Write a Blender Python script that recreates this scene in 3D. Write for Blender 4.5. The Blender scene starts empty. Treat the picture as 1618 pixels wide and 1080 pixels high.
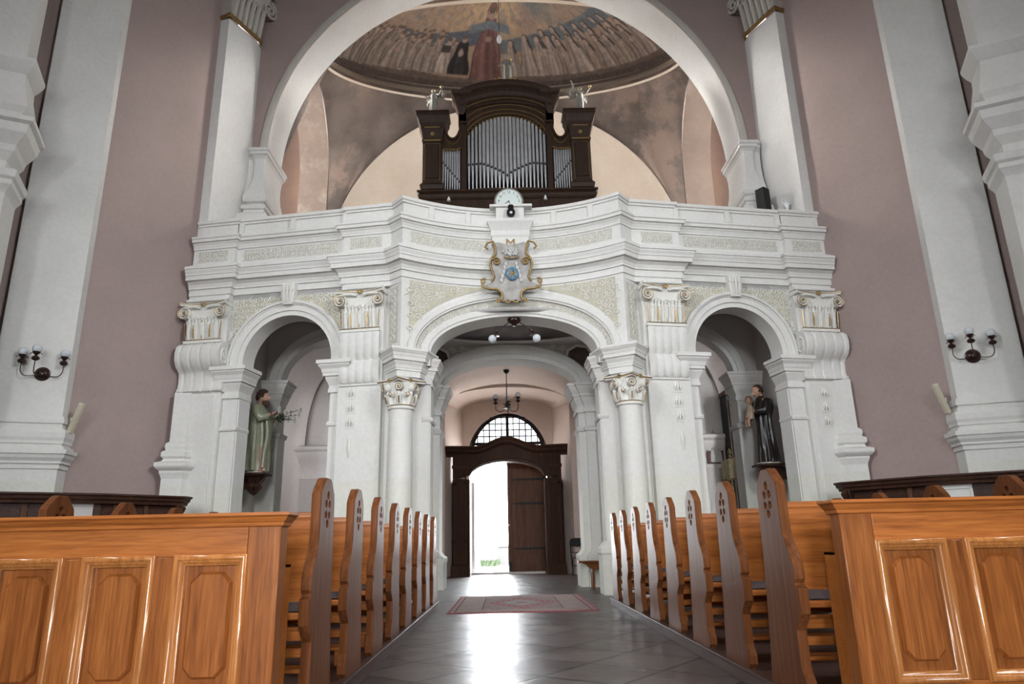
import bpy, bmesh, math, random
import numpy as np
from mathutils import Vector, Matrix
random.seed(7)
PI = math.pi
C = bpy.context.scene.collection
G = 0.2            # x of the gallery axis
def R(d): return math.radians(d)

# ------------------------------------------------------------------ materials
def nt(name):
    m = bpy.data.materials.new(name); m.use_nodes = True
    t = m.node_tree; b = t.nodes['Principled BSDF']
    return m, t, b
def N(t, kind, **kw):
    n = t.nodes.new(kind)
    for k, v in kw.items():
        if k.startswith('i_'):
            n.inputs[int(k[2:]) if k[2:].isdigit() else k[2:].replace('_', ' ')].default_value = v
        else: setattr(n, k, v)
    return n
def coords(t, scale=(1, 1, 1), rot=(0, 0, 0), src='Object'):
    tc = N(t, 'ShaderNodeTexCoord'); mp = N(t, 'ShaderNodeMapping')
    mp.inputs['Scale'].default_value = scale; mp.inputs['Rotation'].default_value = rot
    t.links.new(tc.outputs[src], mp.inputs['Vector']); return mp.outputs[0]
def ramp(t, fac, stops):
    r = N(t, 'ShaderNodeValToRGB'); e = r.color_ramp.elements
    while len(e) < len(stops): e.new(0.5)
    for el, (p, c) in zip(e, stops): el.position = p; el.color = (*c, 1)
    t.links.new(fac, r.inputs[0]); return r.outputs[0]
def mixc(t, fac, a, b, mode='MIX'):
    m = N(t, 'ShaderNodeMix', data_type='RGBA', blend_type=mode)
    for s, v in ((0, fac), (6, a), (7, b)):
        if hasattr(v, 'links') or hasattr(v, 'is_linked'): t.links.new(v, m.inputs[s])
        else: m.inputs[s].default_value = v if s == 0 else (*v, 1)
    return m.outputs[2]
def plain(name, col, rough=0.6, metal=0.0, noise=0.0, nscale=8, bump=0.0, emit=None, estr=0, spec=None, trans=0, alpha=None):
    m, t, b = nt(name)
    b.inputs['Base Color'].default_value = (*col, 1); b.inputs['Roughness'].default_value = rough; b.inputs['Metallic'].default_value = metal
    if spec is not None: b.inputs['Specular IOR Level'].default_value = spec
    if trans: b.inputs['Transmission Weight'].default_value = trans
    v = coords(t)
    if noise or bump:
        n = N(t, 'ShaderNodeTexNoise'); n.inputs['Scale'].default_value = nscale; n.inputs['Detail'].default_value = 5
        t.links.new(v, n.inputs['Vector'])
        if noise:
            d = tuple(max(0, c*(1-noise)) for c in col); u = tuple(min(1, c*(1+noise*0.6)) for c in col)
            t.links.new(ramp(t, n.outputs[0], [(0.3, d), (0.7, u)]), b.inputs['Base Color'])
        if bump:
            bp = N(t, 'ShaderNodeBump'); bp.inputs['Strength'].default_value = bump; bp.inputs['Distance'].default_value = 0.02
            t.links.new(n.outputs[0], bp.inputs['Height']); t.links.new(bp.outputs[0], b.inputs['Normal'])
    if emit: b.inputs['Emission Color'].default_value = (*emit, 1); b.inputs['Emission Strength'].default_value = estr
    return m
def plaster(name, col, stain, amt=0.5, scale=0.9, dado=None, stains2=None):
    """lime plaster: broad mottling, fine grain, optional cream-painted lower band"""
    m, t, b = nt(name); b.inputs['Roughness'].default_value = 0.75
    b.inputs['Specular IOR Level'].default_value = 0.25
    geo = N(t, 'ShaderNodeNewGeometry')
    n1 = N(t, 'ShaderNodeTexNoise'); n1.inputs['Scale'].default_value = scale; n1.inputs['Detail'].default_value = 7; n1.inputs['Roughness'].default_value = 0.62
    n2 = N(t, 'ShaderNodeTexNoise'); n2.inputs['Scale'].default_value = 14; n2.inputs['Detail'].default_value = 6
    for n in (n1, n2): t.links.new(geo.outputs['Position'], n.inputs['Vector'])
    f = ramp(t, n1.outputs[0], [(0.36, (0, 0, 0)), (0.68, (1, 1, 1))])
    mm = N(t, 'ShaderNodeMath', operation='MULTIPLY'); mm.inputs[1].default_value = amt
    t.links.new(f, mm.inputs[0])
    c = mixc(t, mm.outputs[0], col, stain)
    if stains2:
        n3 = N(t, 'ShaderNodeTexNoise'); n3.inputs['Scale'].default_value = scale*0.7; n3.inputs['Detail'].default_value = 9; n3.inputs['Roughness'].default_value = 0.7
        mp = N(t, 'ShaderNodeMapping'); mp.inputs['Location'].default_value = (7, 3, 1)
        t.links.new(geo.outputs['Position'], mp.inputs['Vector']); t.links.new(mp.outputs[0], n3.inputs['Vector'])
        f3 = ramp(t, n3.outputs[0], [(0.52, (0, 0, 0)), (0.60, (1, 1, 1))])
        c = mixc(t, f3, c, stains2)
    if dado:
        s = N(t, 'ShaderNodeSeparateXYZ'); t.links.new(geo.outputs['Position'], s.inputs[0])
        lt = N(t, 'ShaderNodeMath', operation='LESS_THAN'); lt.inputs[1].default_value = 2.0
        t.links.new(s.outputs[2], lt.inputs[0]); c = mixc(t, lt.outputs[0], c, dado)
    g = ramp(t, n2.outputs[0], [(0.3, (0.93, 0.93, 0.93)), (0.7, (1.0, 1.0, 1.0))])
    c = mixc(t, 1.0, c, g, 'MULTIPLY')
    t.links.new(c, b.inputs['Base Color'])
    bp = N(t, 'ShaderNodeBump'); bp.inputs['Strength'].default_value = 0.22; bp.inputs['Distance'].default_value = 0.02
    t.links.new(n2.outputs[0], bp.inputs['Height']); t.links.new(bp.outputs[0], b.inputs['Normal'])
    return m
def wood(name, dark, mid, light, rough=0.3, axis='Z', scale=1.0, coat=0.3, spec=0.5):
    m, t, b = nt(name); b.inputs['Roughness'].default_value = rough
    b.inputs['Specular IOR Level'].default_value = spec; b.inputs['Coat Weight'].default_value = coat; b.inputs['Coat Roughness'].default_value = 0.22
    sc = {'X': (1.2, 22, 22), 'Y': (22, 1.2, 22), 'Z': (22, 22, 1.2)}[axis]
    v = coords(t, tuple(a*scale for a in sc))
    n = N(t, 'ShaderNodeTexNoise'); n.inputs['Scale'].default_value = 2.2; n.inputs['Detail'].default_value = 8; n.inputs['Distortion'].default_value = 0.6
    t.links.new(v, n.inputs['Vector'])
    v2 = coords(t, tuple(a*scale*0.22 for a in sc))
    n2 = N(t, 'ShaderNodeTexNoise'); n2.inputs['Scale'].default_value = 1.5; n2.inputs['Detail'].default_value = 4; n2.inputs['Distortion'].default_value = 1.4
    t.links.new(v2, n2.inputs['Vector'])
    oi = N(t, 'ShaderNodeObjectInfo')
    a = N(t, 'ShaderNodeMath', operation='MULTIPLY_ADD'); a.inputs[1].default_value = 0.55
    t.links.new(n.outputs[0], a.inputs[0])
    a2 = N(t, 'ShaderNodeMath', operation='MULTIPLY'); a2.inputs[1].default_value = 0.45
    t.links.new(n2.outputs[0], a2.inputs[0]); t.links.new(a2.outputs[0], a.inputs[2])
    c = ramp(t, a.outputs[0], [(0.30, dark), (0.5, mid), (0.74, light)])
    rr = N(t, 'ShaderNodeMapRange'); rr.inputs[3].default_value = 0.86; rr.inputs[4].default_value = 1.1
    t.links.new(oi.outputs['Random'], rr.inputs[0])
    cc = N(t, 'ShaderNodeHueSaturation'); t.links.new(rr.outputs[0], cc.inputs['Value']); t.links.new(c, cc.inputs['Color'])
    t.links.new(cc.outputs[0], b.inputs['Base Color'])
    bp = N(t, 'ShaderNodeBump'); bp.inputs['Strength'].default_value = 0.12; bp.inputs['Distance'].default_value = 0.004
    t.links.new(n.outputs[0], bp.inputs['Height']); t.links.new(bp.outputs[0], b.inputs['Normal'])
    return m
M = {}
M['white'] = plaster('lime_white_plaster', (0.715, 0.705, 0.685), (0.60, 0.59, 0.565), 0.6, 0.8, dado=(0.68, 0.675, 0.615))
M['white2'] = plaster('white_plaster_clean', (0.71, 0.705, 0.69), (0.60, 0.585, 0.555), 0.6, 0.7)
M['grey'] = plaster('grey_stone_moulding', (0.52, 0.49, 0.44), (0.43, 0.40, 0.36), 0.6, 1.2)
M['pink'] = plaster('dusty_pink_plaster', (0.375, 0.290, 0.270), (0.315, 0.248, 0.232), 0.7, 0.6)
M['pinklight'] = plaster('pale_pink_plaster', (0.70, 0.57, 0.50), (0.60, 0.48, 0.41), 0.6, 0.8)
M['aisle'] = plaster('grey_pink_plaster', (0.54, 0.51, 0.495), (0.46, 0.43, 0.415), 0.6, 0.7)
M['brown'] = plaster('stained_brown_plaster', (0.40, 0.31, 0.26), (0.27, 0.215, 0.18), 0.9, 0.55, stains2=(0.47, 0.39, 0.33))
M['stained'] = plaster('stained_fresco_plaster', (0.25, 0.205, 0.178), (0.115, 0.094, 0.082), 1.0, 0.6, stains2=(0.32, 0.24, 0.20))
M['bay'] = plaster('shaded_brown_plaster', (0.22, 0.155, 0.125), (0.16, 0.115, 0.095), 0.8, 0.7)  # brown plaster with its colour darkened to hold down the side-bay glare
M['cream'] = plaster('cream_reveal_plaster', (0.68, 0.60, 0.50), (0.55, 0.45, 0.36), 0.8, 0.5)
M['beige'] = plain('beige_panel_ground', (0.50, 0.47, 0.37), 0.8, noise=0.12, nscale=10, bump=0.2)
M['beigegrey'] = plain('grey_beige_panel_ground', (0.53, 0.51, 0.45), 0.8, noise=0.14, nscale=10, bump=0.2)
M['relief'] = plain('white_stucco_relief', (0.70, 0.69, 0.65), 0.7, noise=0.05, nscale=20)
M['gold'] = plain('gilding', (0.46, 0.33, 0.17), 0.36, 0.85, noise=0.25, nscale=30)
M['golddull'] = plain('dull_gilding', (0.33, 0.22, 0.09), 0.45, 0.7, noise=0.3, nscale=30)
M['oak'] = wood('oak_board', (0.13, 0.038, 0.009), (0.25, 0.080, 0.018), (0.38, 0.138, 0.036), 0.30, 'Z', 1.9, 0.12, 0.35)
M['oakx'] = wood('oak_rail', (0.20, 0.058, 0.013), (0.37, 0.120, 0.027), (0.52, 0.19, 0.05), 0.30, 'X', 2.2, 0.12, 0.35)
M['oakend'] = wood('pew_end_oak', (0.075, 0.026, 0.010), (0.14, 0.050, 0.019), (0.22, 0.085, 0.033), 0.33, 'Z', 1.0, 0.0, 0.035)
M['stallwood'] = wood('dark_stall_wood', (0.022, 0.010, 0.007), (0.045, 0.020, 0.013), (0.085, 0.040, 0.022), 0.42, 'X', 1.0, 0.05, 0.2)
M['portalwood'] = wood('dark_portal_wood', (0.026, 0.011, 0.0062), (0.050, 0.0225, 0.0135), (0.082, 0.038, 0.023), 0.5, 'Z', 1.0, 0.0, 0.06)
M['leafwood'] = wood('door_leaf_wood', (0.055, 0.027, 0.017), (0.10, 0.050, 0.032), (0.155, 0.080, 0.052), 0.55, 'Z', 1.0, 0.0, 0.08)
M['organwood'] = wood('dark_organ_wood', (0.016, 0.008, 0.005), (0.032, 0.016, 0.009), (0.055, 0.027, 0.015), 0.5, 'Z', 1.0, 0.0, 0.22)
M['tin'] = plain('organ_pipe_tin', (0.60, 0.61, 0.63), 0.36, 0.75, noise=0.12, nscale=6)
M['dark'] = plain('dark_void_paint', (0.012, 0.010, 0.009), 0.7)
M['black'] = plain('black_plastic', (0.006, 0.006, 0.007), 0.45, spec=0.25)
M['iron'] = plain('black_wrought_iron', (0.010, 0.009, 0.009), 0.55, 0.0, spec=0.2)
M['bronze'] = plain('dark_bronze', (0.030, 0.012, 0.009), 0.28, 0.25, noise=0.2, nscale=25, spec=0.5)
M['globe'] = plain('frosted_glass_globe', (0.72, 0.76, 0.80), 0.12, 0, trans=0.25)
M['glasspane'] = plain('dimmed_window_glass', (0.14, 0.14, 0.14), 0.03, 0, trans=1.0)  # glass colour darkened to cut the sky glare behind the grille
M['oakgloss'] = wood('highlit_polished_oak', (0.24, 0.09, 0.025), (0.42, 0.16, 0.045), (0.55, 0.24, 0.075), 0.16, 'Z', 2.2, 0.7, 0.5)  # same oak, glossier, its colour lightened to carry the moulding highlights
M['cushion'] = plain('grey_violet_cloth', (0.115, 0.085, 0.088), 0.95, noise=0.25, nscale=60, bump=0.3)
M['ivory'] = plain('ivory_plastic', (0.62, 0.57, 0.44), 0.4)
M['silver'] = plain('pale_silvered_wood', (0.22, 0.205, 0.18), 0.5, 0.1, noise=0.3, nscale=20)
M['plainwhite'] = plain('plain_white', (0.75, 0.76, 0.77), 0.4)
M['step'] = plain('kerb_oak_step', (0.075, 0.042, 0.034), 0.45, noise=0.25, nscale=9, spec=0.2)

def floor_mat():
    m, t, b = nt('worn_stone_flags'); b.inputs['Specular IOR Level'].default_value = 0.34
    v = coords(t, (1, 1, 1), (0, 0, R(38)))
    br = N(t, 'ShaderNodeTexBrick'); br.offset = 0.0
    for k, val in (('Scale', 1.0), ('Mortar Size', 0.016), ('Mortar Smooth', 0.2), ('Bias', 0.0), ('Brick Width', 0.62), ('Row Height', 0.62)): br.inputs[k].default_value = val
    br.inputs['Color1'].default_value = (0.054, 0.041, 0.040, 1); br.inputs['Color2'].default_value = (0.108, 0.084, 0.081, 1); br.inputs['Mortar'].default_value = (0.016, 0.014, 0.013, 1)
    t.links.new(v, br.inputs['Vector'])
    n = N(t, 'ShaderNodeTexNoise'); n.inputs['Scale'].default_value = 2.3; n.inputs['Detail'].default_value = 8; n.inputs['Roughness'].default_value = 0.65
    t.links.new(v, n.inputs['Vector'])
    g = ramp(t, n.outputs[0], [(0.3, (0.62, 0.60, 0.58)), (0.7, (1.15, 1.12, 1.1))])
    c = mixc(t, 1.0, br.outputs['Color'], g, 'MULTIPLY')
    n2 = N(t, 'ShaderNodeTexNoise'); n2.inputs['Scale'].default_value = 1.1; n2.inputs['Detail'].default_value = 9; n2.inputs['Roughness'].default_value = 0.75
    t.links.new(coords(t, (1, 1, 1)), n2.inputs['Vector'])
    w = ramp(t, n2.outputs[0], [(0.62, (0, 0, 0)), (0.80, (1, 1, 1))])
    c = mixc(t, w, c, (0.135, 0.124, 0.115))
    t.links.new(c, b.inputs['Base Color'])
    rg = ramp(t, n.outputs[0], [(0.3, (0.26, 0.26, 0.26)), (0.75, (0.46, 0.46, 0.46))])
    t.links.new(rg, b.inputs['Roughness'])
    add = N(t, 'ShaderNodeMath', operation='MULTIPLY_ADD'); add.inputs[1].default_value = 0.5
    inv = N(t, 'ShaderNodeMath', operation='SUBTRACT'); inv.inputs[0].default_value = 1.0
    t.links.new(br.outputs['Fac'], inv.inputs[1])
    t.links.new(n.outputs[0], add.inputs[0]); t.links.new(inv.outputs[0], add.inputs[2])
    bp = N(t, 'ShaderNodeBump'); bp.inputs['Strength'].default_value = 0.75; bp.inputs['Distance'].default_value = 0.014
    t.links.new(add.outputs[0], bp.inputs['Height']); t.links.new(bp.outputs[0], b.inputs['Normal'])
    return m
M['floor'] = floor_mat()
def attr_mat(name, rough=0.8):
    m, t, b = nt(name); b.inputs['Roughness'].default_value = rough
    a = N(t, 'ShaderNodeVertexColor', layer_name='paint'); 
    n = N(t, 'ShaderNodeTexNoise'); n.inputs['Scale'].default_value = 5; n.inputs['Detail'].default_value = 8; n.inputs['Roughness'].default_value = 0.7
    t.links.new(coords(t), n.inputs['Vector'])
    g = ramp(t, n.outputs[0], [(0.3, (0.72, 0.70, 0.68)), (0.7, (1.1, 1.08, 1.06))])
    t.links.new(mixc(t, 1.0, a.outputs[0], g, 'MULTIPLY'), b.inputs['Base Color'])
    return m
M['fresco'] = attr_mat('painted_fresco')
M['rug'] = attr_mat('woven_carpet', 0.95)

# ------------------------------------------------------------------ object helpers
ORG = {}
def tag(o, label=None, cat=None, group=None, kind=None):
    if label: o['label'] = label
    if cat: o['category'] = cat
    if group: o['group'] = group
    if kind: o['kind'] = kind
    return o
def thing(name, label, cat, loc=(0, 0, 0), group=None, kind=None):
    o = bpy.data.objects.new(name, None); C.objects.link(o); o.location = loc; o.empty_display_size = 0.2
    ORG[o.name] = Vector(loc); return tag(o, label, cat, group, kind)
class MB:
    def __init__(s): s.v = []; s.f = []; s.X = None
    def add(s, vs, fs):
        k = len(s.v)
        for p in vs:
            p = Vector(p); s.v.append(s.X @ p if s.X else p)
        s.f += [[i+k for i in f] for f in fs]; return s
    def box(s, x0, x1, y0, y1, z0, z1):
        v = [(x, y, z) for x in (x0, x1) for y in (y0, y1) for z in (z0, z1)]
        return s.add(v, [(0, 1, 3, 2), (4, 6, 7, 5), (0, 4, 5, 1), (2, 3, 7, 6), (0, 2, 6, 4), (1, 5, 7, 3)])
    def hexa(s, f, a0, a1, b0, b1, c0, c1):
        v = [f(x, y, z) for x in (a0, a1) for y in (b0, b1) for z in (c0, c1)]
        return s.add(v, [(0, 1, 3, 2), (4, 6, 7, 5), (0, 4, 5, 1), (2, 3, 7, 6), (0, 2, 6, 4), (1, 5, 7, 3)])
    def prism(s, poly, z0, z1, f=None):
        n = len(poly); f = f or (lambda a, b, c: (a, b, c))
        v = [f(a, b, z0) for a, b in poly]+[f(a, b, z1) for a, b in poly]
        return s.add(v, [list(range(n))[::-1], list(range(n, 2*n))]+[(i, (i+1) % n, n+(i+1) % n, n+i) for i in range(n)])
    def grid(s, nu, nv, fn, closeu=False, closev=False):
        v = [fn(i, j) for i in range(nu+(0 if closeu else 1)) for j in range(nv+(0 if closev else 1))]
        U = nu if closeu else nu+1; V = nv if closev else nv+1
        fs = []
        for i in range(nu):
            for j in range(nv):
                a, b = i, (i+1) % U; c, d = j, (j+1) % V
                fs.append((a*V+c, b*V+c, b*V+d, a*V+d))
        return s.add(v, fs)
    def lathe(s, prof, c=(0, 0), n=24, ax=None):
        def fn(i, j):
            r, z = prof[j]; a = 2*PI*i/n
            p = (c[0]+r*math.cos(a), c[1]+r*math.sin(a), z)
            return ax(p) if ax else p
        m = len(prof); v = [fn(i, j) for i in range(n) for j in range(m)]
        fs = [(i*m+j, ((i+1) % n)*m+j, ((i+1) % n)*m+j+1, i*m+j+1) for i in range(n) for j in range(m-1)]
        if prof[0][0] > 1e-6: fs.append([i*m for i in range(n)][::-1])
        if prof[-1][0] > 1e-6: fs.append([i*m+m-1 for i in range(n)])
        return s.add(v, fs)
    def ball(s, c, r, sc=(1, 1, 1), n=12, m=8):
        prof = [(max(1e-4, math.sin(PI*j/m)), -math.cos(PI*j/m)) for j in range(m+1)]
        v = []; fs = []
        for i in range(n):
            for (rr, z) in prof:
                a = 2*PI*i/n; v.append((c[0]+r*sc[0]*rr*math.cos(a), c[1]+r*sc[1]*rr*math.sin(a), c[2]+r*sc[2]*z))
        k = m+1
        fs = [(i*k+j, ((i+1) % n)*k+j, ((i+1) % n)*k+j+1, i*k+j+1) for i in range(n) for j in range(m)]
        return s.add(v, fs)
    def tube(s, pts, r, n=8, closed=False, flat=None):
        P = [Vector(p) for p in pts]; L = len(P)
        if L < 2: return s
        rs = r if isinstance(r, (list, tuple)) else [r]*L
        T = []
        for i in range(L):
            a = P[(i-1) % L] if (closed or i > 0) else P[i]; b = P[(i+1) % L] if (closed or i < L-1) else P[i]
            d = b-a; T.append(d.normalized() if d.length > 1e-9 else Vector((0, 0, 1)))
        u = Vector((0, 0, 1)) if abs(T[0].z) < 0.9 else Vector((1, 0, 0))
        u = (u-T[0]*u.dot(T[0])).normalized(); v = []
        for i in range(L):
            u = (u-T[i]*u.dot(T[i]))
            u = u.normalized() if u.length > 1e-6 else T[i].orthogonal().normalized()
            w = T[i].cross(u)
            for k in range(n):
                a = 2*PI*k/n; q = u*math.cos(a)*rs[i]+w*math.sin(a)*rs[i]
                if flat is not None:
                    fn = Vector(flat[0]); q = q-fn*q.dot(fn)*(1-flat[1])
                v.append(P[i]+q)
        fs = [(i*n+k, i*n+(k+1) % n, ((i+1) % L)*n+(k+1) % n, ((i+1) % L)*n+k) for i in range(L if closed else L-1) for k in range(n)]
        if not closed: fs += [list(range(n))[::-1], [(L-1)*n+k for k in range(n)]]
        return s.add(v, fs)
    def sweep(s, path, prof, closed=False, caps=True):
        """moulding: prof [(offset, z)] carried along a plan path, offset to the right of travel"""
        P = [Vector(p) for p in path]; L = len(P); D = []
        nseg = L if closed else L-1
        for i in range(nseg):
            d = (P[(i+1) % L]-P[i]).normalized(); D.append(Vector((d.y, -d.x)))
        off = []
        for i in range(L):
            if closed: a, b = D[i-1], D[i % nseg]
            else: a, b = D[max(0, i-1)], D[min(nseg-1, i)]
            h = a+b; k = h.dot(a)
            off.append(h/max(k, 0.35) if h.length > 1e-6 else a)
        m = len(prof)
        v = [(P[i].x+off[i].x*o, P[i].y+off[i].y*o, z) for i in range(L) for o, z in prof]
        fs = [(i*m+j, ((i+1) % L)*m+j, ((i+1) % L)*m+j+1, i*m+j+1) for i in range(nseg) for j in range(m-1)]
        if not closed and caps: fs += [list(range(m)), [(L-1)*m+j for j in range(m)][::-1]]
        return s.add(v, fs)
    def arch_wall(s, f, s0, s1, z0, z1, c, zs, a, b, depth, n=28, sub=4, top=True, back=True, legz=None):
        xs = [s0+(c-a-s0)*i/sub for i in range(sub+1)]
        xr = [c+a+(s1-c-a)*i/sub for i in range(sub+1)]
        xa = [c-a*math.cos(PI*i/n) for i in range(n+1)]
        za = [zs+b*math.sin(PI*i/n) for i in range(n+1)]
        for d in ((0, -depth) if back else (0,)):
            for X in (xs, xr):
                if abs(X[-1]-X[0]) < 1e-5: continue
                v = [f(x, d, z) for x in X for z in (z0, zs, z1)]
                s.add(v, [(i*3+j, i*3+3+j, i*3+4+j, i*3+1+j) for i in range(len(X)-1) for j in range(2)])
            v = [f(xa[i], d, z) for i in range(n+1) for z in (za[i], (za[i]+z1)/2, z1)]
            s.add(v, [(i*3+j, i*3+3+j, i*3+4+j, i*3+1+j) for i in range(n) for j in range(2)])
        pl = [(c-a, z0)]+list(zip(xa, za))+[(c+a, z0)]
        v = [f(x, d, z) for x, z in pl for d in (0, -depth)]
        s.add(v, [(i*2, i*2+1, i*2+3, i*2+2) for i in range(len(pl)-1)])
        if top:
            X = xs+xa[1:-1]+xr
            v = [f(x, d, z1) for x in X for d in (0, -depth)]
            s.add(v, [(i*2, i*2+1, i*2+3, i*2+2) for i in range(len(X)-1)])
        return s
    def arch_ring(s, f, c, zs, a, b, prof, legz=None, n=32, t0=0.0, t1=PI):
        """moulding round an elliptical arch: prof [(offset outward from intrados, projection d)]"""
        st = []
        if legz is not None and legz < zs-1e-4: st.append(('L', 1))
        rows = []
        if legz is not None: rows.append([(c+a+o, d, legz) for o, d in prof])
        for i in range(n+1):
            th = t0+(t1-t0)*i/n
            rows.append([(c+(a+o)*math.cos(th), d, zs+(b+o)*math.sin(th)) for o, d in prof])
        if legz is not None: rows.append([(c-a-o, d, legz) for o, d in prof])
        m = len(prof); v = [f(*p) for r in rows for p in r]
        fs = [(i*m+j, i*m+m+j, i*m+m+j+1, i*m+j+1) for i in range(len(rows)-1) for j in range(m-1)]
        fs += [list(range(m)), [(len(rows)-1)*m+j for j in range(m)][::-1]]
        return s.add(v, fs)
    def build(s, name, mat, parent=None, kind=None, angle=35, bevel=0, local=False, seg=2, recalc=True):
        me = bpy.data.meshes.new(name); o0 = Vector((0, 0, 0))
        p = parent
        if not local:
            while p is not None:
                if p.name in ORG: o0 = ORG[p.name]; break
                p = p.parent
        me.from_pydata([v-o0 for v in s.v], [], s.f); me.update()
        if recalc:
            bm = bmesh.new(); bm.from_mesh(me); bmesh.ops.recalc_face_normals(bm, faces=bm.faces); bm.to_mesh(me); bm.free()
        me.shade_smooth(); me.set_sharp_from_angle(angle=R(angle))
        me.materials.append(M[mat] if isinstance(mat, str) else mat)
        o = bpy.data.objects.new(name, me); C.objects.link(o)
        if parent is not None: o.parent = parent
        if kind: o['kind'] = kind
        if bevel:
            md = o.modifiers.new('bevel', 'BEVEL'); md.width = bevel; md.segments = seg; md.limit_method = 'ANGLE'; md.angle_limit = R(40)
            md.harden_normals = False
        return o
def copy_tree(o, parent=None):
    c = o.copy(); C.objects.link(c)
    if parent is not None: c.parent = parent
    for ch in list(o.children): copy_tree(ch, c)
    return c
def bake(o):
    """apply the modifiers of a freshly made object"""
    dg = bpy.context.evaluated_depsgraph_get(); dg.update()
    me = bpy.data.meshes.new_from_object(o.evaluated_get(dg)); o.modifiers.clear()
    old = o.data
    o.data = me; return o
def spiral(c, u, w, r0, turns, dirn=1, n=26, a0=0.0, rmin=0.12):
    """flat spiral in the plane of unit vectors u, w"""
    c = Vector(c); u = Vector(u); w = Vector(w); out = []
    for i in range(n+1):
        t = i/n; a = a0+dirn*2*PI*turns*t; r = r0*(1-(1-rmin)*t)
        out.append(c+u*(r*math.cos(a))+w*(r*math.sin(a)))
    return out
def flat_shape(splines, depth, bevel=0.0, res=2):
    """2-D outlines (first outer, others holes) -> solid mesh data in XY, extruded along Z by depth"""
    cu = bpy.data.curves.new('outline', 'CURVE'); cu.dimensions = '2D'; cu.fill_mode = 'BOTH'
    cu.extrude = depth/2-bevel; cu.bevel_depth = bevel; cu.bevel_resolution = res
    for pts in splines:
        sp = cu.splines.new('POLY'); sp.points.add(len(pts)-1)
        for p, q in zip(sp.points, pts): p.co = (q[0], q[1], 0, 1)
        sp.use_cyclic_u = True
    o = bpy.data.objects.new('outline', cu); C.objects.link(o)
    dg = bpy.context.evaluated_depsgraph_get(); dg.update()
    me = bpy.data.meshes.new_from_object(o.evaluated_get(dg))
    vs = [v.co.copy() for v in me.vertices]; fs = [list(p.vertices) for p in me.polygons]
    bpy.data.objects.remove(o); bpy.data.curves.remove(cu); bpy.data.meshes.remove(me)
    return vs, fs
def text_mesh(txt, size, depth=0.002):
    cu = bpy.data.curves.new('lettering', 'FONT'); cu.body = txt; cu.size = size; cu.extrude = depth; cu.align_x = 'CENTER'; cu.align_y = 'CENTER'
    o = bpy.data.objects.new('lettering', cu); C.objects.link(o)
    dg = bpy.context.evaluated_depsgraph_get(); dg.update()
    me = bpy.data.meshes.new_from_object(o.evaluated_get(dg))
    vs = [v.co.copy() for v in me.vertices]; fs = [list(p.vertices) for p in me.polygons]
    bpy.data.objects.remove(o); bpy.data.curves.remove(cu); bpy.data.meshes.remove(me)
    return vs, fs
# ------------------------------------------------------------------ the setting
XM = 0.15
def mir(path, s):
    """right-hand plan path (|x| from the axis XM, y), left-to-right in the picture for s=1"""
    q = [(XM+s*x, y) for x, y in path]
    return q if s > 0 else q[::-1]
# floor: nave, vestibule and porch
b = MB(); b.add([(-12, -26, 0), (12, -26, 0), (12, 22.35, 0), (-12, 22.35, 0)], [(0, 1, 2, 3)]); b.build('floor', 'floor', kind='structure')
# kerb steps under the pews
for s, x0, x1, nm in ((-1, -4.6, -1.02, 'trim_1'), (1, 1.51, 5.0, 'trim_2')):
    b = MB(); b.box(x0, x1, 3.0, 10.93, 0, 0.082); b.build(nm, 'step', kind='structure', bevel=0.004)
    b = MB(); xe = x1 if s < 0 else x0
    b.box(xe-0.05 if s < 0 else xe-0.012, xe+0.012 if s < 0 else xe+0.05, 3.0, 10.95, 0.082, 0.1)
    b.build('trim_3' if s < 0 else 'trim_4', 'step', kind='structure', bevel=0.004)

# nave side walls (oval nave: each wall curves in towards the gallery)
SIDE = [(6.35, 14.1), (6.36, 13.2), (6.72, 12.72), (7.08, 12.22), (7.36, 11.86), (7.58, 11.66), (8.06, 11.45), (8.55, 11.25), (9.2, 10.9), (9.8, 10.2), (10.2, 9.2), (10.3, 7), (10.3, -26)]
for s, nm in ((-1, 'wall_left'), (1, 'wall_right')):
    p = mir(SIDE, s)
    b = MB(); b.sweep(p, [(0, 0), (0, 17)], caps=False); b.build(nm, 'pink', kind='structure', angle=60)
# big white pilasters on the side walls
PIL = [(7.50, 11.78), (7.46, 11.53), (8.46, 11.17), (8.56, 11.35)]
prof_base = [(0.0, 3.06), (0.04, 3.06), (0.04, 3.02), (0.06, 3.02), (0.06, 2.94), (0.03, 2.94), (0.03, 2.90), (0.06, 2.86), (0.06, 2.83), (0.11, 2.83), (0.13, 2.78), (0.13, 2.70), (0.11, 2.65), (0.11, 2.60), (0.09, 2.60), (0.09, 2.55), (0.14, 2.55), (0.14, 2.50), (0.21, 2.50), (0.21, 2.43), (0.19, 2.43), (0.17, 2.37), (0.13, 2.32), (0.13, 2.28), (0.10, 2.28), (0.10, 2.20), (0.075, 2.20), (0.075, 0)]
for k, s in enumerate((-1, 1)):
    b = MB(); b.sweep(mir(PIL, s), [(0, 17), (0, 3.06)], caps=False); b.build('trim_%d' % (5+k), 'white', kind='structure')
    b = MB(); b.sweep(mir(PIL, s), prof_base, caps=False); b.build('trim_%d' % (7+k), 'white', kind='structure', angle=16)
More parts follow.
